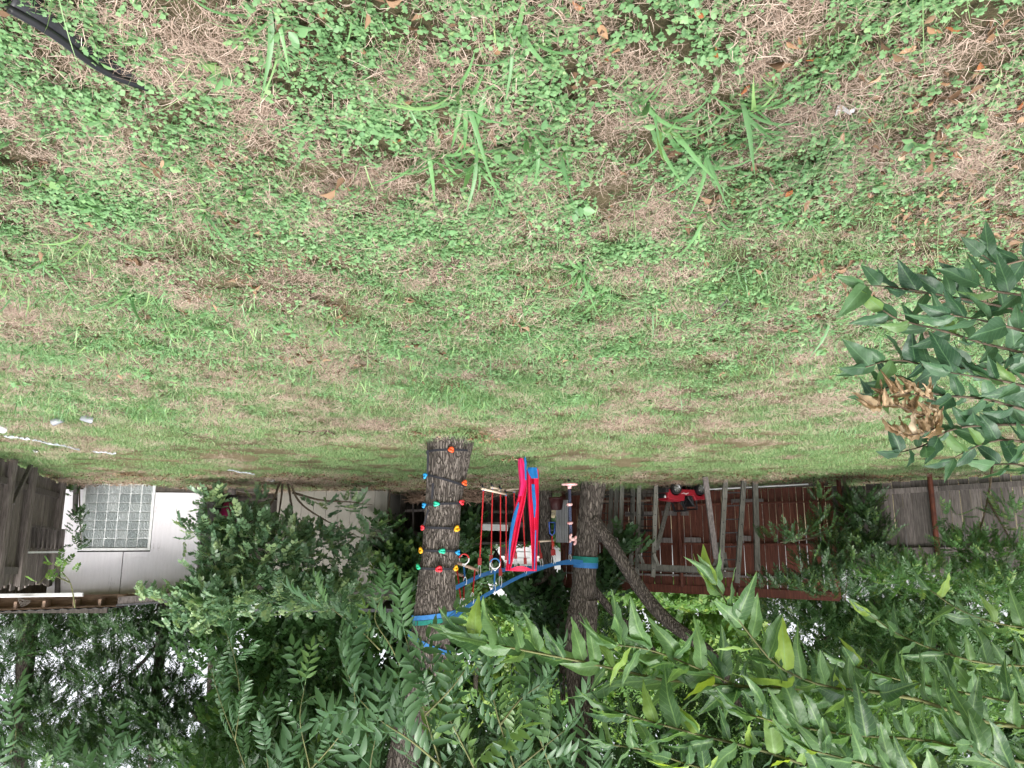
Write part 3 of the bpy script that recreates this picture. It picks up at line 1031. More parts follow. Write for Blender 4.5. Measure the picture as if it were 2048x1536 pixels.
def glass_block():
    m, nt, bs = new_mat('glass_block')
    v = coords(nt)
    w = nt.nodes.new('ShaderNodeTexWave')
    w.inputs['Scale'].default_value = 14
    w.inputs['Distortion'].default_value = 6
    w.inputs['Detail'].default_value = 2
    w.inputs['Detail Scale'].default_value = 2.5
    nt.links.new(v, w.inputs['Vector'])
    oi = nt.nodes.new('ShaderNodeObjectInfo')
    f = mathn(nt, 'ADD', mathn(nt, 'MULTIPLY', w.outputs['Fac'], .45), mathn(nt, 'MULTIPLY', oi.outputs['Random'], .5))
    nt.links.new(ramp(nt, f, [(.1, (.36, .41, .42)), (.5, (.60, .66, .67)), (.95, (.86, .9, .9))]), bs.inputs['Base Color'])  # wavy pale tones painted into the glass colour in place of reflections
    bs.inputs['Roughness'].default_value = 0.08
    bs.inputs['Specular IOR Level'].default_value = 0.6
    bs.inputs['Coat Weight'].default_value = 0.3
    bumpn(nt, bs, w.outputs['Fac'], .9, .05)
    return m
GB = glass_block()
bw_, bh_ = (W1 - W0) / 6, (Z1 - Z0) / 7
mb = MB().box((0, 0, 0), (bw_ * .93, .07, bh_ * .92))
gme = bpy.data.meshes.new('glass_block'); gme.from_pydata([tuple(q) for q in mb.v], [], mb.f); gme.materials.append(GB)
for i in range(6):
    for j in range(7):
        c = wp(W0 + bw_ * (i + .5), Z0 + bh_ * (j + .5), -.03 + random.uniform(-.002, .002)) - shed.location
        o = link('glass_block', gme, GB, shed, c, (random.uniform(-.012, .012), random.uniform(-.01, .01), ANG + random.uniform(-.012, .012)))
        b = o.modifiers.new('bevel', 'BEVEL'); b.width = .012; b.segments = 2
wbox('mortar', plain('mortar', (.66, .68, .68), .7), W0, W1, Z0, Z1, -.06, -.012)
# eave: roof deck, rafter tails, blocking, peeling fascia
ev0, ev1 = P(-60, 1222, 13.1), P(243, 1212, 13.35)
def ep(u, back=0.0, dz=0.0):
    p = ev0 + (ev1 - ev0) * u
    return Vector((p.x, p.y, p.z)) - wn_ * back + Vector((0, 0, dz + back * .015))
rf = MB()
rf.grid([[ep(-.3), ep(1.0)], [ep(-.3, 3.2), ep(1.0, 3.2)]])
rf.build('roof_deck', M['brown_wood'], shed, solid=.02)
rf = MB()
nc = 60
rows = [[ep(-.3 + 1.3 * i / nc, bk, .022 + .012 * math.sin(i * 1.9)) for i in range(nc + 1)] for bk in (-.05, 3.2)]
rf.grid(rows).build('corrugated_roof', M['roofing'], shed, solid=.004)
for x in (-30, 27, 84, 145, 197, 240):
    u = (x + 60) / 303
    MB().beam(ep(u, .02, -.07), ep(u, .7, -.07), .045, .11, (0, 0, 1)).build('rafter', M['brown_wood'], shed)
MB().beam(ep(-.3, .36, -.10), ep(1, .36, -.10), .03, .17, (0, 0, 1)).build('blocking_board', M['brown_wood'], shed)
fs0, fs1 = P(236, 1202, 13.35), P(432, 1188, 13.8)
MB().beam(fs0, fs1, .06, .13, (0, -.2, 1)).build('fascia', M['grey_wood'], shed)
rr = MB().grid([[fs0 + Vector((0, -.05, .07)), fs1 + Vector((0, -.05, .07))], [fs0 - wn_ * 2.5 + Vector((0, 0, .1)), fs1 - wn_ * 2.2 + Vector((0, 0, .1))]])
rr.build('low_roof', M['roofing'], shed, solid=.03)
MB().beam(P(235, 1194, 13.5), P(432, 1182, 14.0), .05, .07, (0, -.2, 1)).build('top_plate', M['brown_wood'], shed)
tag(MB().beam(P(-40, 1192, 13.1), P(166, 1189, 13.3), .06, .05, (0, -.3, 1)).build('white_pipe', M['frame_white']), 'white length of gutter slung under the rafter tails of the shed', 'gutter')
rope = MB()
for k in range(4):
    rope.ring(P(42 + 3 * k, 1200 + 2 * k, 13.05), .055 + .01 * k, .035, .008, (1, 0, .3 * k - .4), (0, .3, 1), 14, 6)
tag(rope.build('rope_coil', M['dark_wood'], smooth=True), 'dark coil of cord hanging on a rafter tail of the shed', 'cord')

# open bay beside the shed: dark back wall and posts
bay = empty('open_bay', P(70, 965, 14.6), 'dark open lean to bay between the old picket fence and white shed', 'lean-to')
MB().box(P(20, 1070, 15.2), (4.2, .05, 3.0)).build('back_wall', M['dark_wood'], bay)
for x in (-20, 40, 95):
    MB().beam(P(x, 1168, 13.3), P(x + 25, 1158, 14.9), .045, .10, (0, 0, 1)).build('rafter', M['dark_wood'], bay)
bar('post', bay, P(122, 960, 13.75), P(116, 1190, 13.75), .08, .08, M['grey_wood'])
bar('post', bay, P(152, 968, 13.6), P(150, 1030, 13.6), .07, .05, M['grey_wood'])
rp = MB().box(P(128, 1016, 13.85), (.14, .02, .72)).build('metal_sheet', plain('red_sheet', (.26, .012, .014), .5))
tag(rp, 'narrow dark red metal sheet beside the end of the picket fence', 'metal sheet')

# ------------------------------------------------------------------ old picket fence running to the shed
oa, ob = P(-60, 875, 8.9), P(118, 958, 13.2)
for q in (oa, ob): q.z = float(gz(q.x, q.y))
old = empty('picket_fence', (oa + ob) / 2, 'tumbledown weathered picket fence with gaps beside the white shed', 'fence')
ang = picket_run(old, oa, ob, 1.72, 1.72, M['old_wood'], 0.105, 0.05, 'picket', .05, .0, .02, .06)
n3 = Vector((-1, -.2, 0))
def along3(u, z, off=.04):
    p = oa + (ob - oa) * u
    d_ = (ob - oa).normalized()
    nn = Vector((-d_.y, d_.x, 0))
    if nn.x > 0: nn = -nn
    return Vector((p.x, p.y, p.z + z)) + nn * off
bar('rail', old, along3(.0, 1.50), along3(.62, 1.53), .035, .10, M['grey_wood'], (0, 0, 1))
bar('rail', old, along3(.0, .35), along3(.98, .28), .035, .09, M['old_wood'], (0, 0, 1))
for u in (.33, .56, .99):
    bar('post', old, along3(u, -.05, .07), along3(u, 1.75 - .1 * (u > .9), .07), .10, .09, M['old_wood'])
bar('brace', old, along3(.47, .02, .14), along3(.36, .62, .10), .06, .03, M['grey_wood'])
# slatted scrap panel hanging on the fence
sp = empty('slatted_panel', along3(.78, .85, .15), 'small slatted scrap panel hung on the picket fence near the shed', 'panel')
q00, q10, q01, q11 = P(50, 1098, 11.6), P(126, 1098, 12.9), P(54, 1050, 11.6), P(130, 1061, 12.9)
for k in range(9):
    u = (k + .5) / 9
    a_, b_ = q01.lerp(q11, u), q00.lerp(q10, u)
    bar('slat', sp, a_, b_, .075, .012, M['grey_wood'])
bar('rail', sp, q01 + Vector((0, -.02, 0)), q11 + Vector((0, -.02, 0)), .03, .04, M['grey_wood'], (0, 0, 1))
bar('rail', sp, q00 + Vector((0, -.02, 0)), q10 + Vector((0, -.02, 0)), .03, .04, M['grey_wood'], (0, 0, 1))
tag(MB().beam(P(42, 1105, 11.4), P(126, 1104, 12.8), .03, .03, (0, 0, 1)).build('white_stick', M['frame_white']), 'white painted stick laid across the top of the slatted panel', 'stick')
tag(MB().beam(P(110, 953, 12.6), P(136, 954, 12.75), .18, .06, (0, 0, 1)).build('wood_block', M['grey_wood']), 'short grey timber offcut on the grass by the picket fence', 'timber')

# ------------------------------------------------------------------ second shed behind the shrub, with pale boards
ba, bb = P(775, 978, 14.9), P(556, 978, 14.9)
for q in (ba, bb): q.z = float(gz(q.x, q.y))
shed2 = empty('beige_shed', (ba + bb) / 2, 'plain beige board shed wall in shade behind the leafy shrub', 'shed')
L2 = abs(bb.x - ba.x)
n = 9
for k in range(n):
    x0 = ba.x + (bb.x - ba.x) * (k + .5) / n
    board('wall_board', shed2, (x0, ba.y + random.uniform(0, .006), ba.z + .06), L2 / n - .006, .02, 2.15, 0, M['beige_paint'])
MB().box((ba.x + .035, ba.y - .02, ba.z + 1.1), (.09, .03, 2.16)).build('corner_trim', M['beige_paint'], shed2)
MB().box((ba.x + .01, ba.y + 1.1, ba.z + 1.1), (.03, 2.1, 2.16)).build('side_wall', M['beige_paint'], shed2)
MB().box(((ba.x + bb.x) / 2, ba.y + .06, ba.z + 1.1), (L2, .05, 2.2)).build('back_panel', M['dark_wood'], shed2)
MB().box(((ba.x + bb.x) / 2 + .1, ba.y + .8, ba.z + 2.33), (L2 + .7, 2.4, .06), Euler((R(1.5), 0, 0))).build('roof', M['roofing'], shed2)
# dark gap between the two sheds
gap = empty('shed_recess', P(480, 975, 15.6), 'dark recess with stored junk between the white shed and beige shed', 'lean-to')
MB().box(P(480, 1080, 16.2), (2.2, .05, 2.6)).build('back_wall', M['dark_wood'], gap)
bar('post', gap, P(408, 970, 14.4), P(405, 1170, 14.4), .06, .08, M['dark_wood'])
bar('shelf', gap, P(410, 1000, 15.4), P(556, 999, 15.4), .4, .04, M['dark_wood'], (0, 0, 1))
pk = P(462, 1006, 14.95)
tub = MB().lathe(pk, [(0, 0), (.12, .0), (.145, .26), (.155, .27), (.155, .285), (.14, .28), (.12, .02)], 22, (.25, -.1, 1)).build('plastic_tub', plain('magenta', (.22, .008, .07), .4), smooth=True)
tag(tub, 'magenta plastic tub on the shelf between the two sheds', 'tub')
cs = empty('stone_pillar', P(464, 964, 14.5), 'stubby pale grey stone pillar under the magenta tub', 'stone')
for k, (dy, w_) in enumerate(((972, .17), (985, .15))):
    MB().lathe(P(464, dy - 8, 14.5), [(0, 0), (w_ * .5, 0), (w_ * .55, .05), (w_ * .5, .115), (0, .12)], 10).build('stone_block', M['grey_wood'], cs)
sb = MB().box(P(500, 976, 14.6), (.42, .25, .18), Euler((.1, .1, .2))).build('log_round', M['dark_wood'])
tag(sb, 'dark log lying on the ground beside the stubby stone pillar', 'log')

# ------------------------------------------------------------------ open lean-to full of junk behind the trees
lt = empty('junk_lean_to', P(900, 980, 16.0), 'dark open sided lean to full of lumber behind the climbing tree', 'lean-to')
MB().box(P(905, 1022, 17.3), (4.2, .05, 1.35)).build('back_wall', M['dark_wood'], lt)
for x, w_ in ((806, .10), (975, .08), (1048, .07)):
    bar('post', lt, P(x, 966, 15.7), P(x, 1082, 15.7), w_, .08, M['dark_wood'])
bar('post', lt, P(825, 968, 15.4), P(827, 1062, 15.4), .035, .035, M['grey_wood'])
bar('beam', lt, P(778, 1062, 15.5), P(860, 1070, 15.5), .03, .10, M['grey_wood'], (0, 0, 1))
bar('beam', lt, P(940, 1048, 15.5), P(1050, 1050, 15.5), .03, .10, M['grey_wood'], (0, 0, 1))
bar('shelf', lt, P(812, 1022, 15.6), P(865, 1020, 15.6), .3, .05, M['grey_wood'], (0, 0, 1))
bar('shelf', lt, P(960, 1024, 15.7), P(1046, 1024, 15.7), .3, .05, M['dark_wood'], (0, 0, 1))
MB().grid([[P(770, 1088, 15.2), P(1055, 1086, 15.2)], [P(770, 1084, 17.6), P(1055, 1082, 17.6)]]).build('roof', M['dark_wood'], lt, solid=.05)
for k, (x, y, s_) in enumerate(((838, 985, .2), (848, 1003, .15), (985, 990, .22), (1010, 998, .2), (1030, 985, .18))):
    o = MB().box(P(x, y, 16.2 + .1 * k), (s_ * 1.6, .3, s_), Euler((.1 * k, .12, .3 * k))).build('crate', M['dark_wood'])
    tag(o, ('dark wooden crate on the ground at the edge of the lean to', 'small dark box on the lean to shelf by the trunk',
            'dark crate under the lean to left of the red ropes', 'dark crate behind the hanging red ropes',
            'dark crate under the lean to behind the red cloth')[k], 'crate', 'crates in the lean-to')
ls = MB().box(P(985, 1055, 15.1), (.62, .03, .12), Euler((.3, .03, 0))).build('pale_board', M['frame_white'])
tag(ls, 'pale painted board laid across the lean to behind the red ropes', 'board')
brush = MB()
for k in range(130):
    c = P(random.gauss(945, 16), 978 + random.uniform(0, 24), 14.8 + random.uniform(-.2, .2))
    d = Vector((random.gauss(0, 1), random.gauss(0, .5), random.gauss(0, .4))).normalized() * random.uniform(.08, .22)
    brush.tube([c - d, c + Vector((0, 0, .03)), c + d], .006, 4)
tag(brush.build('brush_pile', M['brown_wood']), 'tangled pile of dead twigs beside the climbing tree', 'brush pile')
brush = MB()
for k in range(90):
    c = P(random.gauss(836, 10), 990 + random.uniform(0, 12), 15.0 + random.uniform(-.2, .2))
    d = Vector((random.gauss(0, 1), random.gauss(0, .5), random.gauss(0, .4))).normalized() * random.uniform(.08, .18)
    brush.tube([c - d, c + Vector((0, 0, .03)), c + d], .006, 4)
tag(brush.build('brush_pile', M['brown_wood']), 'heap of dead twigs on the floor of the dark lean to', 'brush pile')

mp = P(1113, 1020, 14.4)
pot = MB().lathe(mp, [(0, .0), (.10, 0), (.105, -.02), (.135, -.20), (.15, -.20), (.15, -.24), (.13, -.24), (.1, -.05)], 24).build('flower_pot', plain('maroon', (.05, .012, .012), .45), smooth=True)
tag(pot, 'dark maroon flower pot upside down beside the thin middle tree', 'flower pot')
cr = MB()
rows = [[P(1112 + 24 * i / 28, y, 14.7 + .03 * math.sin(i * 1.6)) for i in range(29)] for y in (1000, 1085)]
tag(cr.grid(rows).build('corrugated_sheet', M['siding'], solid=.004), 'white corrugated sheet standing between two trees by the red fence', 'metal sheet')
MBp = bar  # short alias
bst = MB().beam(P(1137, 972, 14.9), P(1136, 1080, 14.9), .08, .06).build('timber_post', M['dark_wood'])
tag(bst, 'dark timber post at the open end of the red fence', 'post')

# ------------------------------------------------------------------ neighbour's white house seen through the leaves
hb = P(1030, 1000, 25.0)
house = empty('white_house', flat(hb, .6), 'white sided neighbouring house glimpsed behind the blue straps', 'house')
for k in range(11):
    z = .7 + k * .2
    MB().box((hb.x - .2, 25.0, z + .1), (1.9, .04, .19), Euler((R(-5), 0, 0))).build('siding_board', M['siding'], house)
MB().box((hb.x - .2, 25.3, 1.8), (1.9, .3, 2.2)).build('wall', M['siding'], house)
for dx in (-.75, .3):
    fr = MB().box((hb.x + dx, 24.93, 1.9), (.5, .06, .8)).build('window', M['frame_white'], house)
    MB().box((hb.x + dx, 24.89, 1.9), (.38, .03, .66)).build('pane', M['dark_metal'], fr)
sh = surf('shingle', (0.30, 0.30, 0.31), (0.48, 0.48, 0.5), 14, rough=.9, bump=.3)
for k in range(9):
    MB().box((hb.x - .2, 24.75 + k * .2, 2.98 + k * .11), (2.2 - .06 * k, .24, .03), Euler((R(26), 0, 0))).build('shingle_course', sh, house)

# ================================================================== trees
M['bark'] = bark_mat('bark', (0.028, 0.022, 0.019), (0.25, 0.215, 0.19))
M['bark_far'] = bark_mat('bark_far', (0.028, 0.022, 0.019), (0.21, 0.18, 0.155), .8)
M['twig'] = surf('twig', (0.06, 0.045, 0.03), (0.16, 0.12, 0.085), 30, rough=.8, bump=.2)
M['green_twig'] = surf('green_twig', (0.07, 0.08, 0.03), (0.15, 0.15, 0.06), 30, rough=.7, bump=.1)

def trunk(name, spec, parent, mat, n=56, rows=150, ridge=0.07, flare=0.0):
    """spec: (photo x, photo y, Y, width in photo pixels), foot first"""
    S = spline([(*P(a, b, Y), px(w, Y) / 2) for a, b, Y, w in spec], rows)
    th = np.linspace(0, 2 * np.pi, n, endpoint=False)
    V = np.zeros((rows, n, 3))
    arc = np.concatenate([[0], np.cumsum(np.linalg.norm(np.diff(S[:, :3], axis=0), axis=1))])
    for i in range(rows):
        r = S[i, 3]
        if flare and arc[i] < flare:
            r *= 1 + .24 * (1 - arc[i] / flare) ** 2 * (1 + .5 * np.sin(th * 5 + 1))
        # ridged bark: vertical plates
        nn = vnoise(np.cos(th) * r * 9 + 5, np.sin(th) * r * 9 + arc[i] * 1.1, 2.2, 5)
        n2 = vnoise(th * 3.2, np.full(n, arc[i] * 2.2), 3.0, 6)
        rid = 1 - np.abs(2 * nn - 1)
        n3 = vnoise(np.cos(th) * 1.2 + 3, np.sin(th) * 1.2 + arc[i] * 1.6, 1.0, 15)
        rr = r * (1 + ridge * (rid - .6) + ridge * .9 * (n2 - .5) + .13 * (n3 - .5))
        d = S[min(i + 1, rows - 1), :3] - S[max(i - 1, 0), :3]
        d /= np.linalg.norm(d)
        x = np.cross(d, (0, 1, 0)); x /= np.linalg.norm(x)
        y = np.cross(d, x)
        V[i] = S[i, :3] + rr[:, None] * (np.cos(th)[:, None] * x + np.sin(th)[:, None] * y)
    idx = np.arange(rows * n).reshape(rows, n)
    nxt = np.roll(idx, -1, 1)
    a, b, c, d = idx[:-1].ravel(), nxt[:-1].ravel(), nxt[1:].ravel(), idx[1:].ravel()
    T = np.vstack([np.stack([a, c, b], 1), np.stack([a, d, c], 1)])
    me = trimesh(name, V.reshape(-1, 3) - np.array(wloc(parent)), T, mat, smooth=True)
    return link(name, me, mat, parent)

def interp(spec, y, col):
    ys = [s[1] for s in spec]
    return float(np.interp(y, ys, [s[col] for s in spec]))

T1 = [(901, 850, 8.7, 96), (900, 872, 8.7, 88), (893, 940, 8.7, 80), (887, 1012, 8.7, 70), (880, 1106, 8.7, 69), (873, 1152, 8.7, 71), (870, 1215, 8.7, 80),
      (858, 1290, 8.7, 76), (838, 1390, 8.7, 68), (815, 1480, 8.7, 60), (800, 1560, 8.7, 58), (786, 1760, 8.7, 52), (780, 2000, 8.7, 40)]
T2 = [(1187, 935, 13.3, 56), (1186, 955, 13.3, 50), (1180, 1035, 13.3, 45), (1172, 1101, 13.3, 45), (1169, 1145, 13.3, 44), (1166, 1200, 13.3, 52), (1164, 1228, 13.3, 60)]
T2a = [(1170, 1195, 13.3, 44), (1150, 1255, 13.3, 38), (1146, 1330, 13.3, 30), (1150, 1420, 13.3, 24), (1156, 1560, 13.3, 20), (1150, 1750, 13.3, 14)]
T2b = [(1174, 1200, 13.25, 40), (1178, 1255, 13.25, 30), (1176, 1340, 13.25, 27), (1172, 1420, 13.25, 25), (1170, 1560, 13.25, 22), (1175, 1750, 13.25, 14)]
T2c = [(1186, 1040, 13.2, 30), (1204, 1064, 13.15, 27), (1230, 1100, 13.1, 26), (1262, 1150, 13.05, 25), (1300, 1205, 13.0, 26), (1345, 1250, 12.9, 25), (1400, 1290, 12.8, 23), (1440, 1335, 12.7, 20), (1480, 1420, 12.6, 15)]
T2d = [(1180, 1170, 13.5, 18), (1205, 1200, 13.6, 15), (1235, 1235, 13.8, 13), (1275, 1262, 14, 11), (1330, 1330, 14.2, 8)]
T3 = [(1092, 970, 15.0, 34), (1091, 990, 15.0, 27), (1091, 1060, 15.0, 23), (1094, 1110, 15.0, 22), (1100, 1150, 15.0, 22), (1112, 1190, 15.0, 18), (1122, 1260, 15.0, 14), (1126, 1400, 15, 10)]

t1 = empty('climbing_tree', P(900, 870, 8.7), 'thick leaning tree trunk studded with coloured climbing holds', 'tree')
trunk('trunk', T1, t1, M['bark'], 72, 220, .10, .38)
t2 = empty('forked_tree', P(1186, 955, 13.3), 'forked tree with a green pad and leaning limb before the red fence', 'tree')
trunk('trunk', T2, t2, M['bark_far'], 56, 120, .09, .45)
trunk('stem', T2a, t2, M['bark_far'], 32, 80, .08)
trunk('stem', T2b, t2, M['bark_far'], 32, 80, .08)
trunk('limb', T2c, t2, M['bark_far'], 32, 80, .08)
trunk('limb', T2d, t2, M['bark_far'], 20, 50, .08)
t3 = empty('slim_tree', P(1091, 988, 15.0), 'slim tree trunk behind the hanging red and blue cloth', 'tree')
trunk('trunk', T3, t3, M['bark_far'], 28, 80, .07)
trunk('limb', [(1098, 1150, 14.9, 14), (1080, 1163, 14.8, 11), (1062, 1172, 14.7, 9), (1040, 1182, 14.6, 6)], t3, M['bark_far'], 14, 30, .06)

# longer grass and litter left standing round the trunks and posts, where no mower reaches
def collar(spots):
    Xs, Ys = [], []
    for (x, y, r_, n_) in spots:
        g = G(x, y)
        a_ = rng.uniform(0, 6.283, n_)
        q = r_ * rng.uniform(.85, 1.5, n_)
        Xs.append(g.x + np.cos(a_) * q); Ys.append(g.y + .25 * r_ + np.sin(a_) * q)
    return np.concatenate(Xs), np.concatenate(Ys)
X, Y = collar([(900, 868, .30, 46), (1186, 955, .30, 40), (1091, 988, .2, 20)] + [(q, 966, .16, 9) for q in (1223, 1244, 1278, 1312, 1411, 1451, 1488, 1510)])
scatter('trunk_grass', 'lawn_tuft', pts3(X, Y), rng.uniform(1.0, 1.9, len(X)), .2, 'longer grass left growing round the trunks and posts', 'grass')
X, Y = collar([(900, 868, .34, 50), (1186, 955, .34, 50), (1055, 915, .3, 12)])
scatter('trunk_litter', 'litter_bits', pts3(X, Y, .006), rng.uniform(.8, 1.5, len(X)), .25, 'brown leaf litter gathered round the tree trunks', 'leaf litter')

# ------------------------------------------------------------------ foliage builder
def pinnate(pairs=5, L=1.0, leaflet=.36, width=.5, droop=.35, shape=LEAF6, seed=0, alt=False):
    r_ = random.Random(seed)
    Vs, Ts, Tn = [], [], []
    pts = [np.array([0, L * t, -droop * t * t]) for t in np.linspace(0, 1, 5)]
    ribbon(Vs, Ts, Tn, pts, .018, np.array([1., 0, 0]), .25, False)
    sh = shape * np.array([width, 1, 1])
    for k in range(pairs):
        t = .22 + .72 * k / max(1, pairs - 1)
        for s in (-1, 1):
            tt = t + (.07 if (alt and s > 0) else 0) + r_.uniform(-.015, .015)
            p = np.array([0, L * tt, -droop * tt * tt])
            a = s * R(r_.uniform(48, 66))
            d = (math.sin(a), math.cos(a), r_.uniform(-.45, .05) - droop * t)
            add_leaf(Vs, Ts, Tn, p, d, (r_.uniform(-.25, .25), r_.uniform(-.2, .2), 1), leaflet * (1 - .25 * abs(t - .6)) * r_.uniform(.85, 1.1), sh, r_.uniform(.0, .35))
    add_leaf(Vs, Ts, Tn, pts[-1], (r_.uniform(-.2, .2), 1, -droop * 1.5), (0, 0, 1), leaflet * 1.05, sh, r_.uniform(0, .35))
    return np.vstack(Vs), np.vstack(Ts), np.concatenate(Tn)

SPRAYS = {
    'pinnate': [pinnate(6, 1, .36, .52, .35, seed=k) for k in range(4)],
    'fine': [pinnate(8, 1, .24, .5, .25, seed=k + 10) for k in range(4)],
    'simple': [pinnate(4, 1, .42, .95, .3, seed=k + 20, alt=True) for k in range(4)],
    'broad': [pinnate(3, 1, .5, 1.25, .25, seed=k + 30, alt=True) for k in range(4)],
}

def foliage(name, parent, mat, kind, blobs, sizes, droop=.35, flatk=.3, tone=(0, .65), rs=None, shell=0.35):
    """many leaf sprays spread through ellipsoids. blob: (photo x, y, Y, rx px, ry px, depth m, count)"""
    rs = rs or rng
    tmpl = SPRAYS[kind]
    Vs, Ts, Tn, base = [], [], [], 0
    for (x, y, Y, rx, ry, rd, cnt) in blobs:
        c = np.array(P(x, y, Y))
        rad = np.array([px(rx, Y), rd, px(ry, Y)])
        u = rs.normal(size=(cnt, 3))
        u /= np.linalg.norm(u, axis=1)[:, None]
        q = u * (shell + (1 - shell) * rs.random(cnt) ** .6)[:, None]
        # uneven outline: some directions reach further
        q *= (.72 + .5 * vnoise(np.arctan2(u[:, 0], u[:, 2]) * 2.2 + x, u[:, 1] * 2 + y, 1.3, 3))[:, None]
        pos = c + q * rad
        out = u * rs.uniform(.2, .9, (cnt, 1)) + rs.normal(size=(cnt, 3)) * .5
        out[:, 2] = out[:, 2] * flatk - droop
        tn0 = tone[0] + (tone[1] - tone[0]) * rs.random(cnt)
        for i in range(cnt):
            tv, tt, tn = tmpl[rs.integers(0, len(tmpl))]
            s = rs.uniform(*sizes)
            A = frame(out[i], (rs.normal() * .35, rs.normal() * .35, 1))
            Vs.append(pos[i] + (tv * s) @ A.T)
            Ts.append(tt + base)
            Tn.append(np.clip(tn + tn0[i], 0, 1))
            base += len(tv)
    V = np.vstack(Vs) - np.array(wloc(parent)) if parent else np.vstack(Vs)
    o = link(name, trimesh(name, V, np.vstack(Ts), mat, np.concatenate(Tn)), mat, parent)
    if parent is not None:
        o['kind'] = 'stuff'
    return o

def limbs(name, parent, mat, paths, r0=6, n=6):
    """each path: list of (x, y, Y); r0 in photo pixels, tapering"""
    for path in paths:
        S = spline([tuple(P(*q)) for q in path], 14)
        Y = path[0][2]
        MB().tube([Vector(s) for s in S], [max(.004, px(r0, Y) / 2 * (1 - .75 * i / 13)) for i in range(14)], n).build(name, mat, parent, smooth=True)

L_DARK = leaf_mat('leaf_dark', (0.018, 0.05, 0.017), (0.045, 0.10, 0.032), (0.10, 0.17, 0.045), trans=.30)
L_MID = leaf_mat('leaf_mid', (0.032, 0.085, 0.026), (0.075, 0.165, 0.05), (0.16, 0.24, 0.07), trans=.33)
L_LIGHT = leaf_mat('leaf_light', (0.06, 0.14, 0.038), (0.145, 0.27, 0.075), (0.27, 0.37, 0.11), trans=.38)  # lighter green; sunlit look of the trees beyond the fence put into the colour
L_PECAN = leaf_mat('leaf_pecan', (0.04, 0.10, 0.045), (0.08, 0.175, 0.07), (0.15, 0.25, 0.08), trans=.28, rough=.38)
L_VINE = leaf_mat('leaf_vine', (0.06, 0.13, 0.07), (0.18, 0.29, 0.155), (0.28, 0.38, 0.18), trans=.32, rough=.30, spec=.65)  # light leaf green, with a bluish sky sheen painted into the tints

# crowns of the three standing trees (mostly above the picture; they shade the back of the yard)
foliage('crown', t1, L_DARK, 'pinnate', [(760, 1850, 9.2, 420, 260, 2.2, 520), (620, 1680, 10.0, 260, 150, 1.5, 260), (980, 1700, 10.2, 260, 130, 1.4, 260)], (.28, .42))
limbs('limb', t1, M['bark'], [[(806, 1540, 8.7), (900, 1620, 9.1), (1040, 1690, 9.8), (1120, 1760, 10)], [(800, 1560, 8.7), (700, 1640, 9.2), (590, 1700, 9.8)]], 26, 10)
foliage('crown', t2, L_DARK, 'pinnate', [(1180, 1640, 13.2, 300, 190, 2.4, 560), (1420, 1480, 13.0, 200, 110, 1.8, 260), (1010, 1560, 13.4, 170, 120, 1.6, 200), (1225, 1250, 14.3, 30, 30, .5, 30),
                                       (1400, 1440, 13.8, 90, 40, .8, 60)], (.22, .34))
foliage('crown', t3, L_DARK, 'simple', [(1110, 1230, 15.2, 40, 45, .6, 60), (1085, 1190, 15.0, 40, 24, .4, 40), (1040, 1200, 14.8, 32, 22, .3, 40), (1120, 1330, 15.2, 70, 70, 1.0, 120)], (.28, .4))

# tall canopy above the picture that keeps the far side of the yard in shade
foliage('canopy', t2, L_DARK, 'pinnate', [(1180, 1760, 13.5, 520, 110, 3.0, 520), (1650, 1700, 13.0, 380, 90, 2.6, 400), (820, 1760, 14.0, 380, 100, 2.4, 420), (1500, 1950, 10.5, 420, 120, 1.6, 260),
                                          (540, 1720, 15.5, 260, 90, 2.0, 260)], (.5, .8))

def tree_thing(name, loc, label, group=None, cat='tree'):
    return empty(name, loc, label, cat, group)

# ------------------------------------------------------------------ trees beyond the buildings and fences
BG = 'trees beyond the yard'
b = tree_thing('background_tree', P(60, 1000, 21), 'big dark tree rising above the rafter tails of the white shed', BG)
trunk('trunk', [(60, 980, 21, 40), (55, 1250, 21, 34), (50, 1340, 21, 30), (40, 1500, 21, 26), (40, 1700, 21, 18)], b, M['bark_far'], 20, 50)
foliage('crown', b, L_DARK, 'fine', [(40, 1270, 20.5, 110, 60, 1.2, 700), (20, 1420, 21, 80, 100, 1.4, 600), (170, 1300, 21, 70, 55, .8, 260), (110, 1400, 20.8, 60, 50, .8, 220),
                                     (60, 1560, 21, 170, 80, 1.5, 700), (180, 1480, 21, 80, 50, .9, 320)], (.30, .46))
b = tree_thing('background_tree', P(300, 1000, 19), 'airy dark tree with white sky gaps above the white shed roof', BG)
trunk('trunk', [(330, 980, 19, 26), (325, 1250, 19, 22), (310, 1400, 19, 16), (300, 1560, 19, 10)], b, M['bark_far'], 18, 50)
limbs('limb', b, M['bark_far'], [[(322, 1280, 19), (270, 1340, 18.8), (200, 1390, 18.7)], [(315, 1360, 19), (380, 1420, 18.8), (430, 1480, 18.8)]], 9)
foliage('crown', b, L_DARK, 'fine', [(250, 1250, 19, 90, 36, .9, 420), (330, 1285, 19, 60, 40, .8, 320), (215, 1345, 19, 60, 35, .7, 220), (250, 1430, 18.8, 80, 50, .8, 420), (330, 1400, 18.7, 70, 65, .8, 420),
                                     (390, 1480, 18.6, 90, 60, .9, 520), (250, 1520, 18.6, 120, 40, .9, 460), (400, 1250, 19, 70, 40, .8, 330), (120, 1490, 18.8, 70, 30, .7, 220)], (.26, .42))
b = tree_thing('background_tree', P(560, 1000, 17.5), 'green tree filling the gap above the beige shed roof', BG)
trunk('trunk', [(600, 980, 17.5, 26), (590, 1250, 17.5, 22), (600, 1400, 17.5, 16), (610, 1560, 17.5, 10)], b, M['bark_far'], 18, 50)
limbs('limb', b, M['bark_far'], [[(594, 1290, 17.4), (540, 1360, 17.2), (500, 1440, 17)], [(598, 1380, 17.4), (660, 1440, 17.3)]], 9)
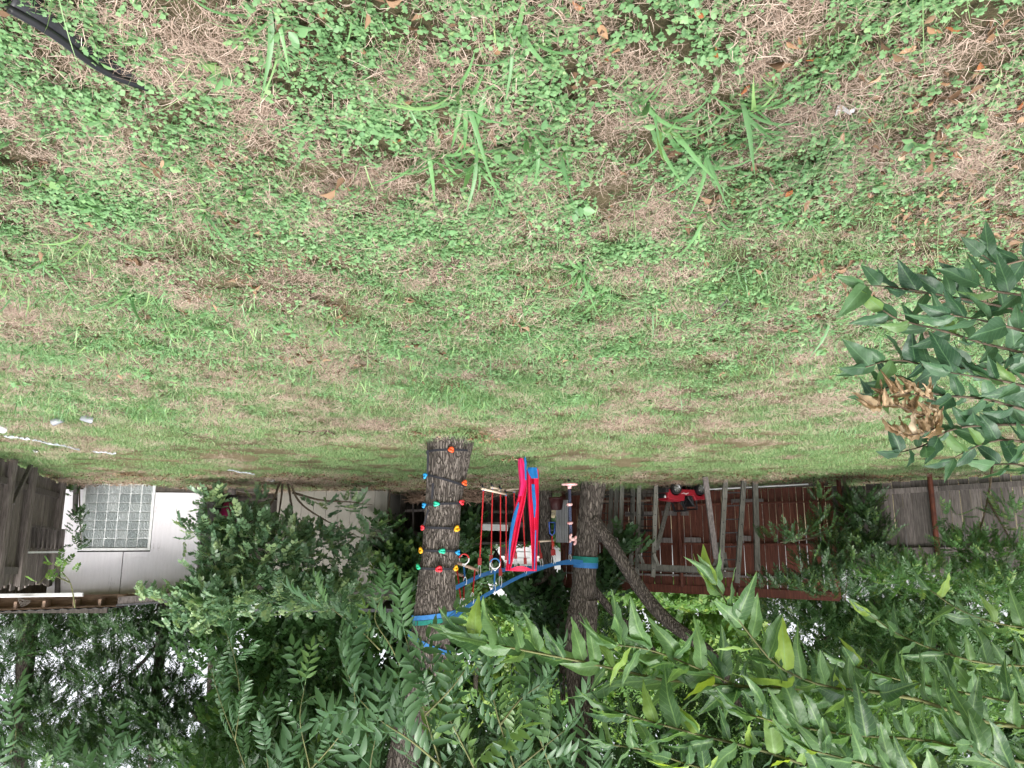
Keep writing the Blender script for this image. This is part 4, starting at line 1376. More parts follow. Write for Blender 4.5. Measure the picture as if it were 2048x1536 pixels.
foliage('crown', b, L_MID, 'simple', [(480, 1300, 17, 110, 70, 1.0, 300), (560, 1420, 17, 130, 90, 1.0, 380), (650, 1290, 17.2, 110, 70, 1.0, 280), (700, 1430, 17.2, 90, 90, 1.0, 230), (520, 1530, 17, 160, 50, 1.0, 250),
                                     (760, 1180, 17.5, 70, 60, .8, 180), (730, 1110, 17, 40, 30, .6, 60)], (.24, .40))
b = tree_thing('background_tree', P(960, 1000, 28), 'bright yellow green tree catching light beyond the blue straps', BG)
trunk('trunk', [(960, 980, 28, 16), (955, 1250, 28, 12), (950, 1400, 28, 8)], b, M['bark_far'], 12, 30)
foliage('crown', b, L_LIGHT, 'simple', [(960, 1225, 27, 80, 38, 1.2, 360), (1020, 1270, 27, 90, 45, 1.2, 330), (930, 1180, 28, 50, 40, 1.0, 170), (1000, 1380, 28, 160, 70, 1.6, 260)], (.34, .52), tone=(.3, .9))
b = tree_thing('background_tree', P(1000, 1000, 20), 'dark leafed tree overlapping the white house behind the red ropes', BG)
trunk('trunk', [(960, 980, 20, 16), (975, 1080, 20, 14), (1005, 1130, 20, 12), (1040, 1200, 20, 8)], b, M['bark_far'], 12, 30)
foliage('crown', b, L_MID, 'broad', [(1010, 1085, 20, 40, 18, .6, 46), (950, 1130, 20, 35, 32, .6, 90), (985, 1160, 20, 40, 18, .6, 50), (1050, 1225, 20, 50, 28, .7, 120), (1090, 1180, 20, 30, 30, .6, 60), (940, 1060, 20, 24, 24, .6, 40),
                                     (1120, 1080, 20, 18, 30, .5, 40), (1062, 1080, 20, 18, 24, .4, 24), (900, 1180, 20, 50, 60, .9, 150)], (.24, .38))
b = tree_thing('background_tree', P(1330, 1000, 21), 'sunlit pale green tree behind the red fence and leaning limb', BG)
trunk('trunk', [(1330, 980, 21, 18), (1335, 1250, 21, 14), (1350, 1400, 21, 8)], b, M['bark_far'], 12, 30)
foliage('crown', b, L_LIGHT, 'simple', [(1280, 1195, 20, 110, 24, .8, 330), (1400, 1205, 20, 100, 26, .8, 290), (1320, 1290, 21, 160, 70, 1.2, 520), (1250, 1400, 21, 130, 80, 1.4, 330), (1460, 1290, 20.5, 90, 60, 1.0, 260)], (.26, .42), tone=(.15, .8))
b = tree_thing('background_tree', P(1750, 1000, 16), 'wide small leafed green tree hanging over the grey fence', BG)
trunk('trunk', [(1760, 980, 16, 26), (1755, 1150, 16, 22), (1740, 1300, 16, 16), (1720, 1480, 16, 10)], b, M['bark_far'], 18, 50)
limbs('limb', b, M['bark_far'], [[(1750, 1200, 16), (1660, 1270, 15.5), (1580, 1320, 15)], [(1750, 1230, 16), (1850, 1280, 15), (1950, 1330, 14)]], 9)
foliage('crown', b, L_MID, 'fine', [(1700, 1245, 14.8, 120, 45, .8, 360), (1840, 1240, 14.2, 110, 60, .8, 400), (1960, 1230, 13.4, 120, 80, .8, 420), (1600, 1235, 15, 100, 34, .7, 240), (1720, 1340, 15, 120, 60, .9, 330),
                                    (1880, 1350, 14.5, 140, 70, 1.0, 360), (1560, 1330, 15.5, 90, 60, .9, 220), (1700, 1470, 15.5, 300, 80, 1.3, 500), (2030, 1330, 13.5, 80, 110, .9, 260)], (.24, .40), tone=(.1, .75))
b = tree_thing('background_tree', P(1500, 1000, 24), 'tall light green tree seen between the near leaves beyond the fence', BG)
trunk('trunk', [(1520, 980, 24, 20), (1525, 1250, 24, 16), (1530, 1500, 24, 10)], b, M['bark_far'], 12, 30)
foliage('crown', b, L_LIGHT, 'simple', [(1500, 1380, 23, 150, 80, 1.2, 330), (1640, 1400, 23, 110, 70, 1.2, 230), (1850, 1420, 23, 160, 80, 1.2, 240), (1580, 1500, 23, 250, 50, 1.2, 260)], (.30, .44), tone=(.0, .6))

for (x0, Yb, lab, mt, knd, blobs) in (
        (860, 30, 'dense dark tree far behind the climbing trunk', 'd', 'simple', [(860, 1270, 30, 90, 60, 1.4, 330), (820, 1400, 30, 120, 90, 1.6, 420), (930, 1470, 30, 130, 90, 1.6, 420), (780, 1240, 30, 60, 40, 1, 150), (900, 1570, 30, 200, 60, 1.6, 300)]),
        (1080, 32, 'mid green tree far behind the forked tree stems', 'm', 'simple', [(1060, 1330, 32, 110, 70, 1.5, 380), (1100, 1450, 32, 130, 90, 1.6, 420), (1180, 1270, 32, 70, 60, 1.2, 200), (1050, 1560, 32, 150, 60, 1.4, 240)]),
        (1400, 30, 'deep green tree far beyond the leaning limb', 'm', 'simple', [(1330, 1420, 30, 140, 80, 1.5, 400), (1480, 1460, 30, 130, 80, 1.5, 360), (1400, 1330, 30, 130, 60, 1.5, 300), (1400, 1560, 30, 260, 50, 1.5, 320)]),
        (1800, 28, 'deep green tree far beyond the grey fence', 'd', 'simple', [(1680, 1450, 28, 140, 80, 1.5, 380), (1850, 1400, 28, 140, 90, 1.5, 420), (2000, 1400, 28, 120, 110, 1.5, 380), (1800, 1300, 28, 160, 50, 1.3, 280), (1850, 1540, 28, 260, 50, 1.5, 320)]),
        (420, 28, 'deep green tree far above the white shed roof', 'd', 'simple', [(520, 1430, 28, 90, 70, 1.5, 260), (620, 1330, 28, 110, 80, 1.5, 340), (480, 1540, 28, 120, 50, 1.5, 160), (700, 1500, 28, 140, 80, 1.5, 320)])):
    b = tree_thing('background_tree', P(x0, 1000, Yb), lab, BG)
    trunk('trunk', [(x0, 980, Yb, 18), (x0 + 4, 1250, Yb, 14), (x0 - 6, 1500, Yb, 8)], b, M['bark_far'], 12, 30)
    foliage('crown', b, L_DARK if mt == 'd' else L_MID, knd, blobs, (.5, .8))

# ------------------------------------------------------------------ shrubs, vines and saplings inside the yard
sh1 = empty('leafy_shrub', flat(P(570, 975, 13.2), .5), 'large tangled leafy shrub between the white and beige sheds', 'shrub')
limbs('stem', sh1, M['twig'], [[(565, 962, 13.2), (562, 1000, 13.1), (550, 1060, 13.0), (520, 1140, 12.9)], [(575, 962, 13.2), (583, 1010, 13.1), (590, 1060, 13), (610, 1150, 12.9)],
                               [(580, 964, 13.2), (600, 1005, 13.1), (650, 1040, 13.1), (720, 1075, 13.1)], [(560, 964, 13.2), (540, 1010, 13.0), (490, 1050, 12.8), (430, 1070, 12.7)],
                               [(585, 985, 13.2), (640, 1000, 13.2), (700, 1004, 13.2), (745, 1010, 13.2)]], 5)
foliage('crown', sh1, L_VINE, 'simple', [(420, 1000, 12.7, 22, 18, .2, 34), (405, 1066, 12.6, 40, 22, .3, 60), (490, 1062, 12.6, 55, 36, .4, 110), (530, 1105, 12.6, 85, 55, .5, 230), (440, 1130, 12.5, 50, 50, .4, 95),
                                         (600, 1140, 12.8, 60, 36, .4, 95), (580, 1070, 12.9, 32, 30, .3, 55), (650, 1068, 13.1, 50, 10, .25, 40), (700, 1125, 13, 40, 24, .3, 60), (500, 1190, 12.4, 110, 45, .6, 300),
                                         (640, 1195, 12.6, 100, 36, .5, 320), (740, 1060, 13.2, 22, 22, .25, 20), (520, 1010, 12.9, 18, 18, .2, 20), (690, 1012, 13.2, 60, 12, .2, 22), (640, 1090, 13.1, 70, 12, .3, 50),
                                         (430, 1200, 12.3, 70, 40, .5, 220)], (.13, .26), droop=.15, flatk=.7, tone=(0, .9))
sh2 = empty('fence_sapling', flat(P(1690, 962, 12.6), .5), 'dark green sapling growing where the red and grey fences meet', 'sapling')
limbs('stem', sh2, M['twig'], [[(1688, 950, 12.6), (1692, 1020, 12.6), (1700, 1100, 12.5), (1690, 1200, 12.5)], [(1690, 1020, 12.6), (1640, 1070, 12.4), (1560, 1085, 12.2)], [(1696, 1060, 12.5), (1740, 1110, 12.3), (1780, 1140, 12.2)],
                               [(1690, 990, 12.6), (1730, 1010, 12.4), (1765, 1030, 12.3)]], 7)
foliage('crown', sh2, L_DARK, 'fine', [(1720, 1020, 12.4, 36, 30, .3, 80), (1735, 1070, 12.3, 40, 34, .3, 100), (1655, 1062, 12.3, 26, 30, .3, 40), (1600, 1070, 12.2, 40, 14, .25, 28), (1695, 1112, 12.3, 65, 30, .35, 130),
                                       (1550, 1082, 12.2, 30, 10, .2, 12), (1640, 1130, 12.2, 45, 20, .3, 44), (1770, 1125, 12.1, 50, 22, .3, 70), (1690, 1172, 12.3, 130, 30, .5, 260), (1640, 1000, 12.4, 12, 14, .2, 12),
                                       (1570, 1172, 12.4, 50, 14, .3, 36)], (.19, .32), tone=(0, .8))
sh3 = empty('fence_vine', flat(P(1960, 940, 11.0), .45), 'pale green vine climbing over the grey fence by the brown post', 'vine')
limbs('stem', sh3, M['twig'], [[(1985, 930, 10.9), (1975, 1000, 10.8), (1950, 1080, 10.8), (1900, 1120, 10.8)], [(1975, 1000, 10.8), (2010, 1060, 10.6), (2040, 1120, 10.5)]], 5)
foliage('crown', sh3, L_MID, 'fine', [(1930, 1092, 10.7, 55, 20, .3, 90), (1995, 1115, 10.5, 60, 30, .35, 130), (2020, 1030, 10.6, 32, 26, .2, 36), (1900, 1030, 10.8, 22, 8, .12, 8), (1880, 1155, 10.8, 110, 22, .4, 170),
                                         (2000, 1185, 10.4, 80, 45, .5, 220), (1790, 1155, 11, 70, 18, .35, 90)], (.17, .3), droop=.2, flatk=.8, tone=(.1, .8))
sh4 = empty('shed_ivy', flat(P(158, 968, 13.4), .54), 'dark ivy hanging beside the glass block window frame', 'ivy')
limbs('stem', sh4, M['twig'], [[(158, 960, 13.45), (160, 1030, 13.42), (163, 1090, 13.4)]], 4)
foliage('crown', sh4, L_DARK, 'simple', [(156, 1050, 13.35, 10, 30, .08, 34), (158, 1092, 13.35, 12, 12, .08, 12), (145, 985, 13.3, 12, 8, .1, 8)], (.09, .15))
sh5 = empty('shed_sprig', flat(P(120, 1150, 11.6), 1.2), 'light green sprig hanging in front of the open bay rafters', 'vine')
limbs('stem', sh5, M['green_twig'], [[(150, 1215, 11.6), (140, 1165, 11.5), (110, 1130, 11.4)], [(140, 1165, 11.5), (100, 1150, 11.4), (75, 1170, 11.3)]], 3)
foliage('crown', sh5, L_LIGHT, 'simple', [(115, 1128, 11.4, 26, 9, .1, 7), (92, 1165, 11.3, 22, 6, .1, 4), (135, 1148, 11.4, 20, 9, .1, 4)], (.10, .18))
sh6 = empty('roof_vine', flat(P(330, 1200, 12.2), 2.0), 'leafy vine creeping along the eave of the white shed', 'vine')
limbs('stem', sh6, M['green_twig'], [[(440, 1210, 12.3), (370, 1203, 12.3), (300, 1196, 12.4), (262, 1185, 12.4)]], 3)
foliage('crown', sh6, L_VINE, 'simple', [(390, 1210, 12.2, 60, 16, .2, 60), (320, 1200, 12.3, 40, 9, .15, 20), (272, 1186, 12.4, 14, 6, .1, 4), (380, 1250, 12.2, 40, 30, .3, 50)], (.12, .22), tone=(.2, .9))
sh7 = empty('lean_to_vine', flat(P(810, 1120, 14.8), 1.5), 'mass of dark vine covering the lean to roof behind the trunk', 'vine')
limbs('stem', sh7, M['twig'], [[(780, 975, 14.9), (778, 1050, 14.85), (800, 1110, 14.8), (850, 1150, 14.7)]], 4)
foliage('crown', sh7, L_DARK, 'simple', [(805, 1115, 14.9, 44, 26, .4, 150), (820, 1160, 14.7, 60, 34, .5, 200), (775, 1060, 14.75, 14, 20, .15, 20), (930, 1040, 15.2, 26, 26, .3, 50), (925, 1085, 15, 30, 24, .4, 60)], (.22, .34), tone=(0, .9))
sh8 = empty('ivy_on_fence', flat(P(1240, 1130, 14.6), 1.6), 'bushy vine along the red fence top behind the leaning limb', 'vine')
limbs('stem', sh8, M['twig'], [[(1215, 975, 14.7), (1212, 1080, 14.7), (1230, 1150, 14.5), (1290, 1175, 14.3)]], 4)
foliage('crown', sh8, L_DARK, 'simple', [(1215, 1160, 14.6, 30, 36, .35, 110), (1250, 1095, 13.6, 22, 18, .2, 22), (1262, 1105, 13.5, 24, 8, .1, 10)], (.2, .32))

# ------------------------------------------------------------------ climbing straps and holds on the big trunk
def c1(y, dx=0.0):
    """centre and radius of the climbing trunk at photo row y"""
    x, w = interp(T1, y, 0), interp(T1, y, 3)
    c = P(x, y, 8.7)
    return c, px(w, 8.7) / 2
STRAP = []
def strap_ring(name, c, r, width, mat, tilt=0.0, thick=.006, n=40, parent=None, a0=0, a1=2 * math.pi):
    """band round a trunk"""
    mb = MB()
    rows = []
    for k in range(n + 1):
        a = a0 + (a1 - a0) * k / n
        e = Vector((math.cos(a), math.sin(a), 0))
        z = -tilt * math.cos(a) * r
        rows.append([c + e * r + Vector((0, 0, z - width / 2)), c + e * r + Vector((0, 0, z + width / 2))])
    return mb.grid(rows).build(name, mat, parent, solid=thick)
HC = {'orange': (.75, .09, .02), 'red': (.62, .02, .035), 'blue': (.01, .25, .55), 'teal': (.01, .42, .26), 'yellow': (.72, .36, .01), 'green': (.02, .42, .2)}
HM = {k: plain('hold_' + k, v, .35, spec=.5) for k, v in HC.items()}
strap_names = ['lowest', 'second', 'third', 'fourth', 'fifth', 'topmost']
for i, (y, tl) in enumerate(((904, -.02), (961, .28), (1009, -.05), (1056, .03), (1101, .02), (1136, .02))):
    c, r = c1(y)
    o = strap_ring('strap', c, r * 1.035 + .004, .026, M['strap_black'], tl, parent=None)
    tag(o, '%s black strap round the climbing trunk counted from the ground' % strap_names[i], 'strap', 'straps on the climbing trunk')
def hold(x, y, col, label, wide=.09, tall=.062, turn=0):
    c, r = c1(y)
    xc = interp(T1, y, 0)
    s = max(-.97, min(.97, -(x - xc) / (interp(T1, y, 3) / 2)))
    out = Vector((s, -math.sqrt(1 - s * s), 0))
    if abs(s) > .9:
        out = Vector((math.copysign(.9, s), -.43, 0))
    tang = Vector((-out.y, out.x, 0))
    p = c + out * (r * 1.05)
    rt = empty('climbing_hold', p, label, 'climbing hold', 'climbing holds on the trunk')
    up = Vector((0, 0, 1))
    tx = tang * math.cos(turn) + up * math.sin(turn); ty = up * math.cos(turn) - tang * math.sin(turn)
    mb = MB()
    N, K = 20, 8
    V, Fc = [], []
    for k in range(N):       # lumpy bean ring
        a = 2 * math.pi * k / N
        rr = .017 * (1 + .22 * math.sin(3 * a + x))
        for j in range(K):
            b_ = 2 * math.pi * j / K
            q = tx * math.cos(a) * (wide * .5 - .018 + rr * math.cos(b_)) + ty * math.sin(a) * (tall * .5 - .014 + rr * math.cos(b_)) + out * (.016 + rr * .9 * math.sin(b_) + .012 * abs(math.sin(a)))
            V.append(p + q)
    for k in range(N):
        for j in range(K):
            Fc.append((k * K + j, ((k + 1) % N) * K + j, ((k + 1) % N) * K + (j + 1) % K, k * K + (j + 1) % K))
    mb.add(V, Fc).build('grip', HM[col], rt, smooth=True)
    MB().beam(p - tx * (wide * .34) + out * .008, p + tx * (wide * .34) + out * .008, .026, .008, tuple(out)).build('slot', M['strap_black'], rt)
for a in ((905, 904, 'orange', 'orange hold on the lowest strap of the climbing trunk'), (858, 953, 'blue', 'blue hold on the slanted second strap'),
          (930, 967, 'orange', 'orange red hold at the low end of the slanted second strap'), (852, 1011, 'blue', 'blue hold left of the teal one on the third strap'),
          (878, 1009, 'teal', 'teal hold in the middle of the third strap'), (920, 1005, 'red', 'red hold at the edge of the third strap'),
          (850, 1055, 'red', 'red hold alone with a yellow one on the fourth strap'), (911, 1057, 'yellow', 'yellow hold on the fourth strap'),
          (849, 1100, 'yellow', 'yellow hold on the fifth strap beside teal and blue'), (887, 1101, 'teal', 'teal hold in the middle of the fifth strap'),
          (913, 1104, 'blue', 'small blue hold at the edge of the fifth strap'), (842, 1132, 'green', 'green hold at the edge of the topmost strap'),
          (881, 1136, 'red', 'red hold in the middle of the topmost strap'), (911, 1135, 'yellow', 'yellow hold at the edge of the topmost strap')):
    hold(*a, wide=random.uniform(.072, .1), tall=random.uniform(.052, .07), turn=random.uniform(-.35, .35))
for a_, b_, w_, lab in ((P(856, 900, 8.44), P(855, 948, 8.46), .022, 'loose black strap tail between the lowest and second strap'), (P(866, 966, 8.43), P(864, 998, 8.43), .026, 'loose black strap tail above the third strap with the teal hold'),
                        (P(857, 1018, 8.44), P(848, 1050, 8.44), .02, 'loose black strap tail between the third and fourth strap')):
    tag(MB().beam(a_, b_, w_, .006).build('strap_tail', M['strap_black']), lab, 'strap', 'straps on the climbing trunk')

# ------------------------------------------------------------------ slack lines with hanging gear
BLUE = plain('webbing_blue', (.025, .14, .36), .65)
GREENPAD = plain('pad_green', (.008, .15, .12), .8)
def webbing(name, pts, w, label):
    S = spline([tuple(P(*q)) for q in pts], 60)
    rows = [[Vector(s) + Vector((0, .35 * w * .5, -w / 2)), Vector(s) + Vector((0, -.35 * w * .5, w / 2))] for s in S]
    o = MB().grid(rows).build(name, BLUE, solid=.004)
    return tag(o, label, 'slackline', 'slack lines between the trees'), S
o1, LA = webbing('slackline', [(908, 1236, 8.62), (940, 1210, 9.1), (1000, 1174, 10.2), (1040, 1153, 11.0), (1075, 1139, 11.6), (1110, 1128, 12.2), (1142, 1122, 12.9), (1166, 1124, 13.02)], .052,
                'upper blue webbing line stretched from the forked tree to the trunk')
o2, LB = webbing('slackline', [(908, 1177, 8.7), (935, 1164, 9.2), (965, 1150, 9.9), (1000, 1141, 10.6), (1040, 1136, 11.3), (1080, 1134, 12.0), (1120, 1127, 12.7), (1160, 1126, 13.06)], .052,
                'lower blue webbing line ending beside the climbing trunk')
def near_line(L, x):
    """point of a line above photo column x"""
    best = None
    for s in L:
        d = Vector(s) - Vector((0, 0, CAM_H))
        fx = 1024 - d.x / (d.y * CP - d.z * SP) * F
        if best is None or abs(fx - x) < best[0]:
            best = (abs(fx - x), Vector(s))
    return best[1]
c, r = c1(1229)
tag(strap_ring('tree_sling', c, r * 1.05, .05, BLUE, -.12), 'blue webbing sling wrapped round the climbing trunk', 'sling')
tag(strap_ring('tree_pad', c + Vector((0, 0, .055)), r * 1.03, .05, GREENPAD, -.12), 'green protective pad above the blue sling on the climbing trunk', 'pad')
c, r = c1(1285)
tag(strap_ring('tree_sling', c, r * 1.06, .05, BLUE, .45), 'slanting blue sling higher up the climbing trunk behind leaves', 'sling')
c2 = P(1171, 1124, 13.3); r2 = px(44, 13.3) / 2
tag(strap_ring('tree_sling', c2 + Vector((0, 0, .05)), r2 * 1.08, .09, BLUE, .05), 'blue webbing sling wrapped round the forked tree', 'sling')
tag(strap_ring('tree_pad', c2 + Vector((0, 0, -.045)), r2 * 1.12, .10, GREENPAD, .06), 'green protective pad below the blue sling on the forked tree', 'pad')

REDROPE = plain('rope_red', (.42, .018, .02), .8)
WOODBAR = surf('pale_wood', (.38, .29, .21), (.62, .52, .42), 12, (1, 1, 1), .7, .2)
def carabiner(parent, top, bot):
    c_ = (Vector(top) + Vector(bot)) / 2
    h = max(.035, (Vector(top) - Vector(bot)).length / 2)
    MB().ring(c_, .018, h, .005, (1, 0, 0), (0, 0, 1), 16, 6).build('carabiner', M['metal'], parent, smooth=True)
def rope_drop(parent, L, xt, xb, yb, Yb, buckle=True):
    top = near_line(L, xt)
    bot = P(xb, yb, Yb)
    k = top + (bot - top).normalized() * .14
    carabiner(parent, top, k)
    MB().tube([k, k.lerp(bot, .5), bot], .009, 6).build('rope', REDROPE, parent)
    if buckle:
        kk = k + (bot - k).normalized() * .09
        MB().beam(k, kk, .045, .03).build('buckle', plain('buckle', (.25, .02, .02), .5), parent)
    return bot
def trapeze(label, L, xt0, xb0, yb0, xt1, xb1, yb1, Yb0, Yb1):
    root = empty('trapeze_bar', (P(xb0, yb0, Yb0) + P(xb1, yb1, Yb1)) / 2, label, 'trapeze bar', 'bars hanging on red ropes')
    a = rope_drop(root, L, xt0, xb0, yb0, Yb0)
    b_ = rope_drop(root, L, xt1, xb1, yb1, Yb1)
    d = (b_ - a).normalized()
    MB().tube([a - d * .05, b_ + d * .05], .017, 12).build('bar', WOODBAR, root, smooth=True)
    for q in (a, b_):
        MB().tube([q + Vector((-.015, 0, -.02)), q + Vector((.0, -.01, .0)), q + Vector((.02, 0, -.06))], .011, 6).build('knot', M['strap_black'], root)
        MB().ring(q, .022, .022, .008, (0, 1, 0), (0, 0, 1), 12, 6).build('lashing', BLUE, root)
trapeze('wooden bar nearest the climbing trunk hanging on two red ropes', LB, 958, 967, 978, 1013, 1012, 988, 9.7, 10.5)
trapeze('middle wooden bar of three hanging on red ropes', LB, 981, 985, 975, 1034, 1028, 982, 10.3, 11.0)
trapeze('wooden bar on red ropes half hidden behind the red cloth', LA, 1000, 1001, 980, 1050, 1044, 976, 10.4, 11.2)
# single far bar
root = empty('trapeze_bar', P(1090, 1082, 12.2), 'short wooden bar hung high beside the slim tree', 'trapeze bar', 'bars hanging on red ropes')
a = rope_drop(root, LA, 1085, 1078, 1083, 11.9); b_ = rope_drop(root, LA, 1108, 1107, 1081, 12.3)
MB().tube([a, b_], .016, 10).build('bar', WOODBAR, root, smooth=True)
root = empty('trapeze_bar', P(932, 1132, 9.3), 'short dark wooden bar hanging right against the climbing trunk', 'trapeze bar', 'bars hanging on red ropes')
a = rope_drop(root, LA, 926, 912, 1124, 9.1, False); b_ = rope_drop(root, LA, 946, 950, 1137, 9.4, False)
MB().tube([P(908, 1123, 9.1), P(955, 1140, 9.45)], .02, 10).build('bar', M['brown_wood'], root, smooth=True)
root = empty('trapeze_bar', P(922, 1150, 9.25), 'stub of a wooden bar peeping out behind the climbing trunk', 'trapeze bar', 'bars hanging on red ropes')
MB().tube([P(905, 1145, 9.2), P(930, 1152, 9.3)], .019, 10).build('bar', M['brown_wood'], root, smooth=True)
rope_drop(root, LA, 930, 927, 1151, 9.28, False)

def gym_ring(label, L, xt, x, y, Y, col):
    root = empty('gym_ring', P(x, y, Y), label, 'gym ring', 'gym rings on the slack lines')
    c_ = P(x, y, Y)
    r_ = px(9.5, Y)
    MB().ring(c_, r_, r_, .008, (1, 0, 0), (0, 0, 1), 22, 8, R(-10), R(190) ).build('white_half', M['frame_white'], root, smooth=True)
    MB().ring(c_, r_, r_, .0095, (1, 0, 0), (0, 0, 1), 22, 8, R(190), R(350)).build('grip', col, root, smooth=True)
    top = near_line(L, xt)
    k = c_ + Vector((0, 0, r_ + .03))
    MB().tube([c_ + Vector((-r_ * .55, 0, r_ * .8)), k, c_ + Vector((r_ * .55, 0, r_ * .8))], .008, 6).build('neck', M['frame_white'], root)
    MB().beam(k, top, .022, .006).build('webbing', BLUE, root)
    carabiner(root, top + Vector((0, 0, .02)), top - Vector((0, 0, .07)))
gym_ring('white gym ring with a red grip hanging beside the climbing trunk', LB, 930, 928, 1118, 9.2, plain('ring_red', (.5, .03, .03), .5))
gym_ring('white gym ring with a blue grip among the red ropes', LA, 990, 990, 1127, 10.05, plain('ring_blue', (.02, .16, .38), .5))
root = empty('triangle_grip', P(1104, 1056, 12.2), 'blue triangular hand grip hanging before the slim tree', 'hand grip')
c_ = P(1104, 1056, 12.2)
tri = [c_ + Vector((-.05, 0, -.09)), c_ + Vector((.05, 0, -.09)), c_ + Vector((.035, 0, .08)), c_ + Vector((0, 0, .12)), c_ + Vector((-.035, 0, .08)), c_ + Vector((-.05, 0, -.09))]
MB().tube(tri, .013, 8).build('loop', plain('grip_blue', (.015, .05, .22), .5), root, smooth=True)
rope_drop(root, LA, 1107, 1104, 1069, 12.2)

# rope with pink disc steps
root = empty('disc_rope', P(1139, 970, 12.6), 'dark blue climbing rope with pink and white disc steps', 'climbing rope')
top = near_line(LA, 1141)
S = [top - Vector((0, 0, .12)), P(1142, 1078, 12.7), P(1140, 1030, 12.7), P(1139, 972, 12.7)]
navy = surf('rope_navy', (.012, .014, .03), (.10, .12, .2), 60, (1, 1, 2), .8, .6, .004)
MB().tube(S, .026, 10).build('rope', navy, root, smooth=True)
carabiner(root, top, top - Vector((0, 0, .13)))
PINK = surf('disc_pink', (.62, .22, .22), (.85, .62, .6), 9, rough=.45, bump=.05)
for (x, y, w_) in ((1139, 969, .135), (1139, 1009, .052), (1140, 1046, .052)):
    q = P(x, y, 12.7)
    MB().lathe(q, [(0, -.022), (w_ * .8, -.022), (w_, -.012), (w_, .008), (w_ * .8, .016), (.034, .022), (.03, .07 if w_ > .1 else .026), (0, .08 if w_ > .1 else .03)], 24).build('disc', PINK, root, smooth=True)
for dy, sgn in ((1074, 1), (1083, -1)):
    q = P(1146, dy, 12.62)
    MB().ring(q, .045, .045, .022, (1, 0, 0), (0, 0, 1), 18, 8, R(-70 if sgn > 0 else 100), R(200 if sgn > 0 else 380)).build('ring_step', PINK, root, smooth=True)
q = P(1138, 963, 12.7)
MB().tube([q, q + Vector((.01, 0, -.05))], .02, 8).build('knot', M['strap_black'], root)

# ------------------------------------------------------------------ red and blue aerial cloth hammock
hm = empty('cloth_hammock', P(1055, 920, 10.35), 'long red and blue cloth hammock hanging down to the grass', 'hammock')
CR = surf('cloth_red', (.58, .010, .05), (.70, .016, .075), 5, rough=.55, bump=.15, var=0)
CPK = surf('cloth_pink', (.62, .012, .11), (.72, .03, .16), 5, rough=.5, bump=.15, var=0)
CB = surf('cloth_blue', (.006, .10, .30), (.01, .15, .40), 5, rough=.5, bump=.15, var=0)
def cloth(name, prof, mat, Y, pleats, depth, shift=0.0):
    """prof: (y, x0, x1) rows in photo pixels"""
    A = spline([(a, b, c) for a, b, c in prof], 50)
    rows = []
    for (y, x0, x1) in A:
        row = []
        for k in range(25):
            u = k / 24
            row.append(P(x0 + (x1 - x0) * u, y, Y) + Vector((0, shift - depth * (.5 + .5 * math.sin(u * pleats * 2 * math.pi + y * .012)) * min(1, (x1 - x0) / 14), 0)))
        rows.append(row)
    return MB().grid(rows).build(name, mat, hm, smooth=True, solid=.003)
cloth('red_strand', [(1141, 1011, 1021), (1120, 1014, 1026), (1080, 1018, 1035), (1040, 1024, 1042), (1010, 1030, 1049), (980, 1040, 1053), (960, 1041, 1053)], CR, 10.4, 2.5, .05)
cloth('pink_fold', [(992, 1036, 1046), (968, 1039, 1052), (945, 1037, 1052), (925, 1036, 1048), (916, 1037, 1045)], CPK, 10.32, 1.2, .05)
cloth('blue_fold', [(1128, 1017.5, 1020), (1090, 1017.5, 1022), (1050, 1022, 1029), (1025, 1028, 1035), (1010, 1034, 1038), (1004, 1037, 1038)], CB, 10.28, .5, .02)
cloth('blue_fold', [(960, 1050, 1053), (940, 1049, 1053), (925, 1049, 1053), (913, 1049, 1051)], CB, 10.28, .5, .02)
cloth('red_strand', [(1142, 1064, 1073), (1110, 1063, 1074), (1060, 1060, 1076), (1010, 1056, 1077), (970, 1054, 1077), (945, 1053, 1077), (937, 1055, 1075)], CR, 10.45, 2.2, .055)
cloth('blue_fold', [(1035, 1068, 1070), (1010, 1066, 1072), (990, 1064, 1071), (968, 1063, 1069)], CB, 10.32, .5, .02)
cloth('blue_fold', [(957, 1063, 1076), (950, 1059, 1076), (941, 1055, 1075), (935, 1056, 1074)], CB, 10.32, 1, .03)
cloth('blue_fold', [(1140, 1068, 1070), (1100, 1069, 1071), (1060, 1070, 1072.5)], CB, 10.33, .5, .01)
MB().grid([[P(1012 + 58 * u, 1141 + 1.5 * math.sin(u * 3), 10.6) for u in np.linspace(0, 1, 20)],
           [P(1012 + 58 * u, 1141 - 9 * math.sin(u * math.pi) ** 1.3, 10.56) for u in np.linspace(0, 1, 20)]]).build('gathered_band', CR, hm, solid=.004)

